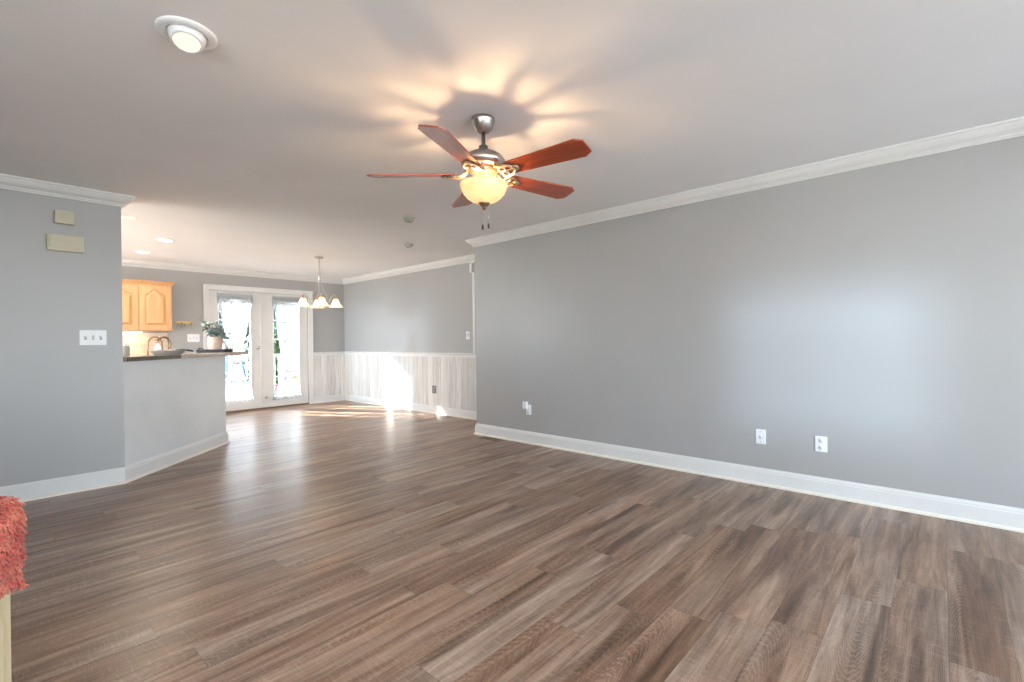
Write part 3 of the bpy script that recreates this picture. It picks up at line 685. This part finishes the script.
# bar counter on the half wall
bt = thing('bar_countertop', (*bar(-0.1, 1.0), BH + 0.001), 'rose granite bar top on the angled half wall', 'countertop')
L = bt.location
def barL(off, s): p = bar(off, s); return (p[0] - L.x, p[1] - L.y)
bm = bmesh.new(); prism(bm, [barL(0.048, -0.03), barL(0.048, 2.03), barL(0.030, 2.055), barL(-0.30, 2.055), barL(-0.33, 2.03), barL(-0.33, 0.34), barL(-0.085, 0.09), barL(-0.010, 0.002)], 0, 0.042)
mesh_obj('slab', bm, 'granite', bt, bevel=0.006)
bm = bmesh.new(); prism(bm, [barL(0.049, -0.03), barL(0.056, -0.03), barL(0.056, 0.68), barL(0.049, 0.68)], 0.002, 0.038)  # rest of the edge left pale, light washing it put into the colour
e = mesh_obj('unlit_edge', bm, 'graniteedge', bt); e['label'] = 'dark speckled granite edge at the left end, the rest kept pale as if washed by light'
BZ = BH + 0.043
pt = thing('platter', (*bar(-0.10, 0.72), BZ), 'shallow grey platter on the bar top near the faucet', 'platter')
lathe_obj('dish', [(0, 0), (0.11, 0), (0.115, 0.004), (0.158, 0.040), (0.161, 0.046), (0.153, 0.045), (0.110, 0.011), (0, 0.009)], 'platter', pt, 40)
bm = bmesh.new(); tube(bm, bez((0.02, -0.03, 0.012), (0.06, -0.05, 0.05), (0.12, -0.06, 0.055), (0.2, -0.07, 0.03), 8), [0.012] * 4 + [0.009] * 5, 8); mesh_obj('spoon', bm, 'dark', pt, smooth=True)
cn = thing('canister', (*bar(-0.20, 0.30), BZ), 'pale grey canister on the bar top against left wall end', 'canister')
lathe_obj('jar', [(0, 0), (0.026, 0), (0.030, 0.006), (0.030, 0.085), (0.026, 0.092), (0, 0.092)], 'detector', cn, 20)
lathe_obj('lid', [(0.025, 0.092), (0.025, 0.102), (0.012, 0.108), (0.012, 0.12), (0, 0.122)], 'white', cn, 20)
tr = thing('serving_tray', (*bar(-0.14, 1.615), BZ), 'dark slate tray on the bar top holding the peach vase', 'tray', rz=radians(-45))
bm = bmesh.new(); box(bm, -0.158, 0.158, -0.10, 0.10, 0, 0.010)
for b in ((-0.158, 0.158, -0.10, -0.088), (-0.158, 0.158, 0.088, 0.10), (-0.158, -0.146, -0.088, 0.088), (0.146, 0.158, -0.088, 0.088)): box(bm, *b, 0.010, 0.036)
mesh_obj('tray_body', bm, 'tray', tr, bevel=0.003)
for sgn in (-1, 1): tube_obj('handle', [(sgn * 0.153, -0.04, 0.034), (sgn * 0.171, -0.03, 0.05), (sgn * 0.171, 0.03, 0.05), (sgn * 0.153, 0.04, 0.034)], 0.005, 'blackmetal', tr)
tl = tr.location; ve0 = Vector((cos(YAW), -sin(YAW), 0))
vs = thing('leafy_vase', (tl.x + ve0.x * 0.006, tl.y + ve0.y * 0.006, BZ + 0.010), 'peach stoneware vase of dusty green eucalyptus on the dark tray', 'vase')
lathe_obj('pot', [(0, 0), (0.062, 0), (0.070, 0.01), (0.078, 0.07), (0.080, 0.14), (0.072, 0.165), (0.076, 0.175), (0.068, 0.175), (0.064, 0.165), (0.066, 0.12), (0, 0.10)], 'peach', vs, 28)
rnd = random.Random(9); bms = bmesh.new(); bml = bmesh.new()
ve = Vector((cos(YAW), -sin(YAW), 0))      # a direction across the bar
stems = []
for k in range(15):
    a = 2 * pi * k / 15 + rnd.uniform(-.2, .2); r = rnd.uniform(0.05, 0.14); stems.append((Vector((r * cos(a), r * sin(a), rnd.uniform(0.22, 0.37))), 9))
stems.append((-ve * 0.16 + Vector((0, 0, 0.36)), 12)); stems.append((-ve * 0.115 + Vector((0, 0, 0.35)), 9)); stems.append((ve * 0.17 + Vector((0, 0, 0.21)), 10)); stems.append((ve * 0.15 + Vector((0, 0, 0.17)), 9))
for tip, nl in stems:
    pts = bez((tip.x * 0.15, tip.y * 0.15, 0.12), (tip.x * 0.3, tip.y * 0.3, 0.19), (tip.x * 0.7, tip.y * 0.7, tip.z), tip, 10)
    tube(bms, pts, 0.0025, 5)
    for i in range(nl):
        p = pts[min(10, 3 + int(i * 8 / nl))]
        m = Matrix.Translation(p) @ Matrix.Rotation(rnd.uniform(0, 6.28), 4, 'Z') @ Matrix.Rotation(rnd.uniform(-0.9, 0.9), 4, 'X')
        s = rnd.uniform(0.020, 0.031); base = bml.verts.new(m @ Vector((0, 0, 0)))
        ring = [bml.verts.new(m @ Vector((s * cos(t), s * 1.1 + s * sin(t), 0.004 * cos(2 * t)))) for t in [2 * pi * q / 9 - pi / 2 for q in range(1, 9)]]
        ctr = bml.verts.new(m @ Vector((0, s * 1.1, 0.006))); lp = [base] + ring
        for q in range(len(lp)): bml.faces.new((ctr, lp[q], lp[(q + 1) % len(lp)]))
mesh_obj('stems', bms, 'bark', vs, smooth=True); mesh_obj('leaves', bml, 'leaf', vs)
p = Vector((tl.x, tl.y, 0)) + Vector((cos(pi / 4), sin(pi / 4), 0)) * 0.0 + ve * 0.115
jg = thing('jug', (p.x, p.y, BZ + 0.010), 'small pale jug beside the peach vase', 'jug')
lathe_obj('body', [(0, 0), (0.022, 0), (0.027, 0.02), (0.027, 0.05), (0.017, 0.08), (0.021, 0.095), (0.018, 0.095), (0.014, 0.08), (0, 0.02)], 'white', jg, 20)
tube_obj('handle', bez((0, 0.022, 0.025), (0, 0.055, 0.03), (0, 0.052, 0.085), (0, 0.017, 0.083), 8), 0.005, 'white', jg)

# ------------------------------------------------------------------ ceiling fan
FX, FY = 1.918, 1.938
fan = thing('ceiling_fan', (FX, FY, CZ), 'five-blade cherry and nickel ceiling fan with lit amber bowl', 'ceiling fan')
def zz(prof): return [(r, z - CZ) for r, z in prof]
lathe_obj('canopy', zz([(0, CZ), (0.066, CZ), (0.069, CZ - 0.012), (0.066, CZ - 0.022), (0.062, CZ - 0.03), (0.052, CZ - 0.062), (0.034, CZ - 0.076), (0.022, CZ - 0.078), (0, CZ - 0.078)]), 'nickel', fan)
lathe_obj('downrod', zz([(0, CZ - 0.07), (0.011, CZ - 0.07), (0.011, 2.295), (0.026, 2.292), (0.026, 2.272), (0.034, 2.268), (0.036, 2.252), (0, 2.25)]), 'nickel', fan, 20)
lathe_obj('motor_housing', zz([(0, 2.256), (0.05, 2.256), (0.085, 2.246), (0.112, 2.228), (0.126, 2.206), (0.129, 2.192), (0.122, 2.184), (0.118, 2.170), (0.10, 2.164), (0, 2.164)]), 'nickel', fan, 40)
lathe_obj('switch_housing', zz([(0, 2.166), (0.075, 2.166), (0.08, 2.150), (0.066, 2.132), (0.058, 2.128), (0.058, 2.120), (0.040, 2.112), (0.040, 2.060), (0, 2.060)]), 'ironfin', fan, 32)
bw = []
for i in range(15):
    t = i / 14; a = t * pi / 2; r = 0.134 * cos(a) ** 0.92 if t < 1 else 0.0; z = 2.070 - 0.106 * sin(a) ** 1.15
    bw.append((max(r, 0.0) + (0.0016 if i % 2 else -0.0008) * (i < 12), z))
prof = [(0.128, 2.076), (0.136, 2.076)] + bw[:-1] + [(0.012, 1.965)] + [(max(0.01, r - 0.005), z + 0.005) for r, z in bw[:-1][::-1]]
bowl = lathe_obj('light_bowl', zz(prof), 'bowl', fan, 44, close=True)
lathe_obj('finial', zz([(0, 1.975), (0.032, 1.973), (0.034, 1.966), (0.026, 1.955), (0.012, 1.946), (0.012, 1.938), (0.007, 1.930), (0, 1.928)]), 'bronze', bowl, 20)
for k in range(3):
    a = 2 * pi * k / 3 + 0.5; b = bmesh.new(); ball(b, (0.058 * cos(a), 0.058 * sin(a), 2.008 - CZ), 0.018, 8); mesh_obj('bulb', b, 'bulb', fan, smooth=True)
    light('fan_lamp', 'POINT', (FX + 0.05 * cos(a), FY + 0.05 * sin(a), 2.048), 4.6, (1.0, 0.64, 0.34), shadow_soft_size=0.014)
for k in range(5):
    ang = radians(-84.2 + 72 * k); Rz = Matrix.Rotation(ang, 4, 'Z')
    tilt = Rz @ Matrix.Translation((0, 0, 2.130 - CZ)) @ Matrix.Rotation(radians(-13), 4, 'X')
    bm = bmesh.new(); hw0, hw1 = 0.060, 0.076
    out = [(0.162, -hw0 * 0.75), (0.18, -hw0 * 0.92), (0.62, -hw1), (0.660, -hw1 * 0.66), (0.660, hw1 * 0.62), (0.615, hw1), (0.18, hw0 * 0.92), (0.162, hw0 * 0.75)]
    v = prism(bm, out, -0.004, 0.004); bl = mesh_obj('blade', bm, 'cherry', fan, bevel=0.0015)
    bl.matrix_local = tilt
    bm = bmesh.new()
    for s in (-1, 1): tube(bm, bez((0.090, s * 0.014, 0.034), (0.105, s * 0.03, 0.02), (0.100, s * 0.056, -0.008), (0.145, s * 0.054, -0.013), 8) + bez((0.145, s * 0.054, -0.013), (0.185, s * 0.052, -0.013), (0.205, s * 0.034, -0.012), (0.218, s * 0.010, -0.011), 8)[1:], 0.0075, 8)
    for s in (-1, 1): tube(bm, [(0.150 + 0.019 * cos(2 * pi * q / 18), s * 0.022 + 0.019 * sin(2 * pi * q / 18), -0.012) for q in range(18)], 0.0055, 8, True)
    tube(bm, [(0.090, 0, 0.034), (0.115, 0, -0.002), (0.135, 0, -0.012), (0.215, 0, -0.012)], 0.007, 8)
    lathe(bm, [(0, -0.016), (0.020, -0.016), (0.024, -0.011), (0.022, -0.005), (0, -0.005)], 16, Matrix.Translation((0.222, 0, 0)))
    br = mesh_obj('blade_bracket', bm, 'ironfin', fan, smooth=True); br.matrix_local = tilt
for dx, dy, ln in ((-0.006, 0.008, 0.088), (0.016, -0.018, 0.082)):
    o = tube_obj('pull_chain', [(dx, dy, 1.936 - CZ), (dx, dy, 1.936 - CZ - ln)], 0.0018, 'nickel', fan, 6)
    lathe_obj('pull_knob', [(0, 0), (0.005, -0.004), (0.0065, -0.02), (0.005, -0.032), (0, -0.034)], 'dark', o, 10, Matrix.Translation((dx, dy, 1.936 - CZ - ln)))

# ------------------------------------------------------------------ chandelier
cd = thing('chandelier', (3.319, 6.848, CZ), 'nickel chandelier with cream bell glass shades in the dining area', 'chandelier')
lathe_obj('canopy', [(0, 0), (0.062, 0), (0.064, -0.008), (0.05, -0.022), (0.02, -0.03), (0, -0.03)], 'nickel', cd, 24)
bm = bmesh.new()
for k in range(9):
    zc = -0.042 - k * 0.022; pts = []
    for q in range(10):
        a = 2 * pi * q / 10; u, w = 0.007 * cos(a), 0.015 * sin(a); pts.append((u, 0, zc + w) if k % 2 else (0, u, zc + w))
    tube(bm, pts, 0.0025, 6, True)
mesh_obj('chain', bm, 'nickel', cd, smooth=True)
lathe_obj('stem', [(0, -0.225), (0.012, -0.228), (0.016, -0.25), (0.016, -0.33), (0.011, -0.345), (0.009, -0.36), (0.009, -0.68), (0.018, -0.69), (0.026, -0.71), (0.018, -0.735), (0.008, -0.75), (0.011, -0.765), (0, -0.775)], 'nickel', cd, 16)
for k in range(4):
    a = radians(-18) + k * pi / 2; R = Matrix.Rotation(a, 4, 'Z')
    def Rv(r, z): return R @ Vector((r, 0, z))
    bm = bmesh.new()
    tube(bm, [Rv(*p) for p in ((0.012, -0.34), (0.03, -0.40), (0.07, -0.50), (0.10, -0.58), (0.115, -0.64))], 0.004, 6)
    tube(bm, [R @ p for p in bez((0.02, 0, -0.71), (0.09, 0, -0.75), (0.13, 0, -0.68), (0.155, 0, -0.60), 8)] + [R @ p for p in bez((0.155, 0, -0.60), (0.18, 0, -0.545), (0.225, 0, -0.53), (0.228, 0, -0.585), 8)][1:], 0.006, 8)
    arm = mesh_obj('arm', bm, 'nickel', cd, smooth=True)
    lathe_obj('cup', [(0, -0.575), (0.012, -0.58), (0.018, -0.60), (0.030, -0.612), (0.030, -0.62), (0, -0.62)], 'brass', arm, 16, R @ Matrix.Translation((0.228, 0, 0)))
    p = [(0.026, -0.612), (0.040, -0.635), (0.052, -0.67), (0.066, -0.70), (0.090, -0.728), (0.106, -0.738)]
    sh = lathe_obj('bell_shade', p + [(r - 0.004, z - 0.001) for r, z in p[::-1]], 'shade', cd, 24, R @ Matrix.Translation((0.228, 0, 0)), close=True)
    b = bmesh.new(); ball(b, R @ Vector((0.228, 0, -0.67)), 0.022, 6); mesh_obj('bulb', b, 'bulb', sh, smooth=True)
    q = R @ Vector((0.228, 0, -0.71)); light('chandelier_lamp', 'POINT', (3.319 + q.x, 6.848 + q.y, CZ + q.z), 0.8, (1.0, 0.80, 0.55), shadow_soft_size=0.02)

# ------------------------------------------------------------------ ceiling lights and detectors
eb = thing('eyeball_downlight', (0.560, 2.275, CZ), 'white eyeball recessed light glowing in the living room ceiling', 'ceiling light')
lathe_obj('trim_ring', [(0.068, 0.0), (0.106, 0.0), (0.106, -0.006), (0.098, -0.012), (0.080, -0.014), (0.070, -0.010)], 'white', eb, 44, close=True)
TI = Matrix.Translation((0, 0, -0.002)) @ Matrix.Rotation(radians(-17), 4, Vector((cos(radians(-20)), sin(radians(-20)), 0)))
lathe_obj('eyeball', [(0.048, -0.048), (0.056, -0.040), (0.063, -0.026), (0.068, -0.004), (0.066, 0.0), (0.050, 0.0), (0.046, -0.034)], 'white', eb, 36, TI, close=True)
lathe_obj('bulb_lens', [(0, -0.046), (0.03, -0.045), (0.048, -0.042), (0.048, -0.030), (0, -0.030)], 'lensgold', eb, 28, TI)
q = TI.to_3x3() @ Vector((0, 0, -1)); light('eyeball_lamp', 'SPOT', Vector((0.56, 2.275, CZ)) + q * 0.06, 9, (1.0, 0.80, 0.52), q, spot_size=radians(110), spot_blend=0.6, shadow_soft_size=0.04)
def can(x, y, label, lens='lens', watts=30):
    t = thing('recessed_downlight', (x, y, CZ), label, 'ceiling light', 'recessed kitchen downlights')
    lathe_obj('trim_ring', [(0.072, 0.0), (0.092, 0.0), (0.092, -0.004), (0.086, -0.009), (0.074, -0.008)], 'white', t, 32, close=True)
    lathe_obj('lens', [(0, -0.010), (0.05, -0.010), (0.073, -0.007), (0.073, -0.002), (0, -0.002)], lens, t, 32)
    light('downlight_lamp', 'SPOT', (x, y, CZ - 0.02), watts, (1.0, 0.88, 0.70), (0, 0, -1), spot_size=radians(140), spot_blend=0.5, shadow_soft_size=0.06)
can(0.945, 6.00, 'glowing recessed downlight nearest the left wall end', lens='lensgold')
can(1.468, 7.00, 'glowing recessed downlight in kitchen ceiling, rightmost of the three')
can(1.448, 8.11, 'glowing recessed downlight nearest the maple wall cabinet', watts=12)
def detector(x, y, h, label):
    t = thing('smoke_detector', (x, y, CZ), label, 'smoke detector', 'round ceiling detectors')
    lathe_obj('mount', [(0, 0), (0.060, 0), (0.060, -0.010), (0, -0.010)], 'detector', t, 28)
    lathe_obj('cover', [(0.058, -0.010), (0.052, -0.018), (0.040, -h), (0.030, -h - 0.006), (0, -h - 0.006)], 'detector', t, 28)
detector(2.905, 4.03, 0.045, 'round grey ceiling detector nearer the fan')
detector(3.700, 5.145, 0.035, 'round grey ceiling detector nearer the dining wall')

# ------------------------------------------------------------------ left wall pieces
c1 = thing('door_chime', (0.423, YL, 2.147), 'small beige slotted box, upper of the two on left wall', 'door chime')
boxes('case', [(-0.058, 0.058, -0.045, 0, 0, 0.104)], 'beige', c1, bevel=0.005)
boxes('grille', [(-0.046, 0.046, -0.049, -0.045, 0.016 + k * 0.011, 0.022 + k * 0.011) for k in range(7)], 'beige', c1)
c2 = thing('alarm_box', (0.428, YL, 1.930), 'wide beige plastic box, lower of the two on left wall', 'wall box')
boxes('case', [(-0.110, 0.110, -0.035, 0, 0, 0.128)], 'beige', c2, bevel=0.006)
boxes('cover_panel', [(-0.096, 0.088, -0.040, -0.035, 0.024, 0.106)], 'beige', c2, bevel=0.003)
plate_thing('switch_plate', (0.588, YL, 1.243), 0.170, 0.124, '-y', 'white triple toggle switch plate on left wall below beige boxes', 'light switch', rockers=3)

# ------------------------------------------------------------------ outlets
def outlet(loc, label, kind, w=0.074, h=0.116):
    t = plate_thing('wall_outlet', loc, w, h, '-x', label, 'outlet')
    if kind == 'duplex':
        for z in (-0.026, 0.026):
            f = lathe_obj('socket_face', [(0, 0), (0.017, 0), (0.017, 0.003), (0, 0.003)], 'white', t, 18, Matrix.Translation((0, -0.007, z)) @ Matrix.Rotation(pi / 2, 4, 'X'))
            boxes('slot', [(-0.007, -0.005, -0.0106, -0.010, z - 0.004, z + 0.007), (0.005, 0.007, -0.0106, -0.010, z - 0.004, z + 0.007), (-0.002, 0.002, -0.0106, -0.010, z - 0.012, z - 0.008)], 'greyplastic', f)
    if kind == 'coax':
        lathe_obj('connector', [(0, 0), (0.010, 0), (0.010, 0.004), (0.006, 0.005), (0.006, 0.012), (0, 0.012)], 'nickel', t, 12, Matrix.Translation((0, -0.007, 0)) @ Matrix.Rotation(pi / 2, 4, 'X'))
        for z in (-0.042, 0.042): lathe_obj('screw', [(0, 0), (0.004, 0), (0.003, 0.0015), (0, 0.0015)], 'detector', t, 10, Matrix.Translation((0, -0.007, z)) @ Matrix.Rotation(pi / 2, 4, 'X'))
    return t
outlet((XR, 1.079, 0.386), 'white cable plate with one round jack on right wall', 'coax')
outlet((XR, 0.669, 0.383), 'white duplex outlet plate low on right wall, beside cable plate', 'duplex', 0.076, 0.116)
o1 = outlet((XR, 3.505, 0.385), 'white duplex outlet plate by right wall corner, behind plug-in adapter', 'duplex')
ad = thing('plug_adapter', (XR - 0.0112, 3.535, 0.425), 'white plug-in adapter on the outlet near the right wall corner', 'adapter', rz=-pi / 2)
boxes('case', [(-0.030, 0.030, -0.034, 0, -0.030, 0.050)], 'white', ad, bevel=0.005); boxes('indicator', [(0.012, 0.020, -0.0352, -0.034, -0.024, -0.016)], 'dark', ad)
od = plate_thing('wall_outlet', (XD - 0.010, 6.14, 0.392), 0.105, 0.125, '-x', 'smoky grey outlet on the whitewashed boards beside sun patch', 'outlet', mat='greyplastic')
for z in (-0.028, 0.028): lathe_obj('socket_face', [(0, 0), (0.019, 0), (0.019, 0.003), (0, 0.003)], 'detector', od, 18, Matrix.Translation((0, -0.007, z)) @ Matrix.Rotation(pi / 2, 4, 'X'))
plate_thing('switch_plate', (XD, 5.325, 1.262), 0.080, 0.125, '-x', 'white single switch plate above the chair rail in dining area', 'light switch', rockers=1)
sn = thing('motion_sensor', (XD - 0.012, 5.19, 2.20), 'small white sensor box high beside right wall corner', 'sensor', rz=-pi / 2)
boxes('case', [(-0.040, 0.022, -0.035, 0, 0, 0.135)], 'white', sn, bevel=0.006); boxes('lens', [(-0.025, 0.008, -0.038, -0.035, 0.03, 0.07)], 'white', sn, bevel=0.001)
# floor register
vt = thing('floor_register', (4.04, 4.03, 0.0), 'brown slotted floor vent beside right wall corner', 'floor vent')
boxes('frame', [(-0.055, -0.043, -0.15, 0.15, 0, 0.005), (0.043, 0.055, -0.15, 0.15, 0, 0.005), (-0.043, 0.043, -0.15, -0.138, 0, 0.005), (-0.043, 0.043, 0.138, 0.15, 0, 0.005)], 'bronze', vt)
boxes('louver', [(-0.043, 0.043, -0.132 + k * 0.022, -0.124 + k * 0.022, 0.0005, 0.004) for k in range(13)], 'bronze', vt); boxes('well', [(-0.043, 0.043, -0.138, 0.138, 0.0, 0.0008)], 'dark', vt)

# ------------------------------------------------------------------ armchair corner with coral throw
AC = thing('armchair', (-0.386, 2.230, 0.0), 'pale oak armchair at the left edge under the coral throw', 'armchair', rz=radians(-35))
H = 0.31
for sx_, sy_, hh in ((1, 1, 0.60), (-1, 1, 0.60), (1, -1, 0.86), (-1, -1, 0.86)):
    x, y = sx_ * (H - 0.03), sy_ * (H - 0.03); boxes('leg', [(x - 0.03, x + 0.03, y - 0.03, y + 0.03, 0, hh)], 'paleoak', AC, bevel=0.004)
for s in (-1, 1): boxes('armrest', [(s * (H - 0.03) - 0.035, s * (H - 0.03) + 0.035, -H + 0.06, H + 0.005, 0.60, 0.63)], 'paleoak', AC, bevel=0.006)
boxes('seat_rail', [(-H + 0.06, H - 0.06, H - 0.05, H - 0.02, 0.26, 0.33), (-H + 0.06, H - 0.06, -H + 0.02, -H + 0.05, 0.26, 0.33), (-H + 0.02, -H + 0.05, -H + 0.06, H - 0.06, 0.26, 0.33), (H - 0.05, H - 0.02, -H + 0.06, H - 0.06, 0.26, 0.33)], 'paleoak', AC)
boxes('seat_cushion', [(-H + 0.062, H - 0.062, -H + 0.062, H - 0.022, 0.33, 0.45)], 'fabric', AC, bevel=0.03)
boxes('back_rail', [(-H + 0.06, H - 0.06, -H + 0.015, -H + 0.045, 0.78, 0.86)], 'paleoak', AC); boxes('back_cushion', [(-H + 0.065, H - 0.065, -H + 0.05, -H + 0.17, 0.452, 0.82)], 'fabric', AC, bevel=0.03)

TW = thing('shag_throw', (-0.386, 2.230, 0.63), 'coral shaggy throw draped over the pale armchair arm at left edge', 'throw blanket', rz=radians(-35))
ax = H - 0.03
def throw_pt(u, v):
    """u across the arm (-1 inside hem .. 1 outside hem), v along the arm (0 back .. 1 front and over the end)"""
    top = 0.035; drop = 0.285; half = 0.034
    s = u * (half + drop)
    if abs(s) <= half: dx, dz = s, top + 0.012 * cos(s / half * pi / 2)
    else: dx, dz = math.copysign(half + 0.008 * sin((abs(s) - half) / drop * pi), s), top - (abs(s) - half)
    return dx, dz
nu, nv = 44, 36; bm = bmesh.new(); grid = []; rnd = random.Random(21); tips = []
LV = 0.34 + 0.05
for j in range(nv + 1):
    v = j / nv; row = []; y = -0.05 + 0.392 * v
    rf = max(0.0, (v - 0.86) / 0.14)
    for i in range(nu + 1):
        u = -1 + 2 * i / nu; dx, dz = throw_pt(u, v)
        wob = 0.007 * sin(y * 23 + u * 5) + 0.005 * sin(u * 17 + y * 9)
        sx2 = math.copysign(1, dx)
        row.append(bm.verts.new((ax + (dx + sx2 * (wob + 0.006) * min(1, abs(u) * 2)) * (1 - 0.10 * rf * rf), y, dz + wob * 0.5 * (1 - abs(u)) - 0.02 * rf * rf)))
    grid.append(row)
for a, b in zip(grid, grid[1:]):
    for i in range(nu): bm.faces.new((a[i], a[i + 1], b[i + 1], b[i]))
endv = grid[-1]; mid = nu // 2
for i in range(mid):            # the folded-over front end
    if i + 1 < mid: bm.faces.new((endv[i], endv[i + 1], endv[nu - i - 1], endv[nu - i]))
    else: bm.faces.new((endv[i], endv[mid], endv[nu - i]))
bmesh.ops.recalc_face_normals(bm, faces=bm.faces)
pile = bmesh.new()
fl = [(f.calc_center_median(), f.normal.copy(), [v.co.copy() for v in f.verts], f.calc_area()) for f in bm.faces]
cen = Vector((ax, 0.15, -0.08))
tot = sum(f[3] for f in fl)
for c, nr, vv, ar in fl:
    cnt = ar / tot * 6000; cnt = int(cnt) + (1 if rnd.random() < cnt % 1 else 0)
    if nr.dot(c - cen) < 0: nr = -nr
    for _ in range(cnt):
        w = [rnd.random() for _ in vv]; sw = sum(w); p = sum((q * (k / sw) for q, k in zip(vv, w)), Vector())
        d = (nr * rnd.uniform(0.6, 1.1) + Vector((rnd.uniform(-.7, .7), rnd.uniform(-.7, .7), rnd.uniform(-1.3, 0.2)))).normalized()
        ln = rnd.uniform(0.012, 0.022); m = p + d * ln * 0.55; t = p + d * ln + Vector((0, 0, -0.007)); r = 0.0028
        tube(pile, [p, m, t], [r, r * 1.15, r * 0.7], 4)
mesh_obj('backing', bm, 'shag', TW, smooth=True)
po = mesh_obj('pile', pile, 'shag', TW, smooth=True); po['kind'] = 'stuff'
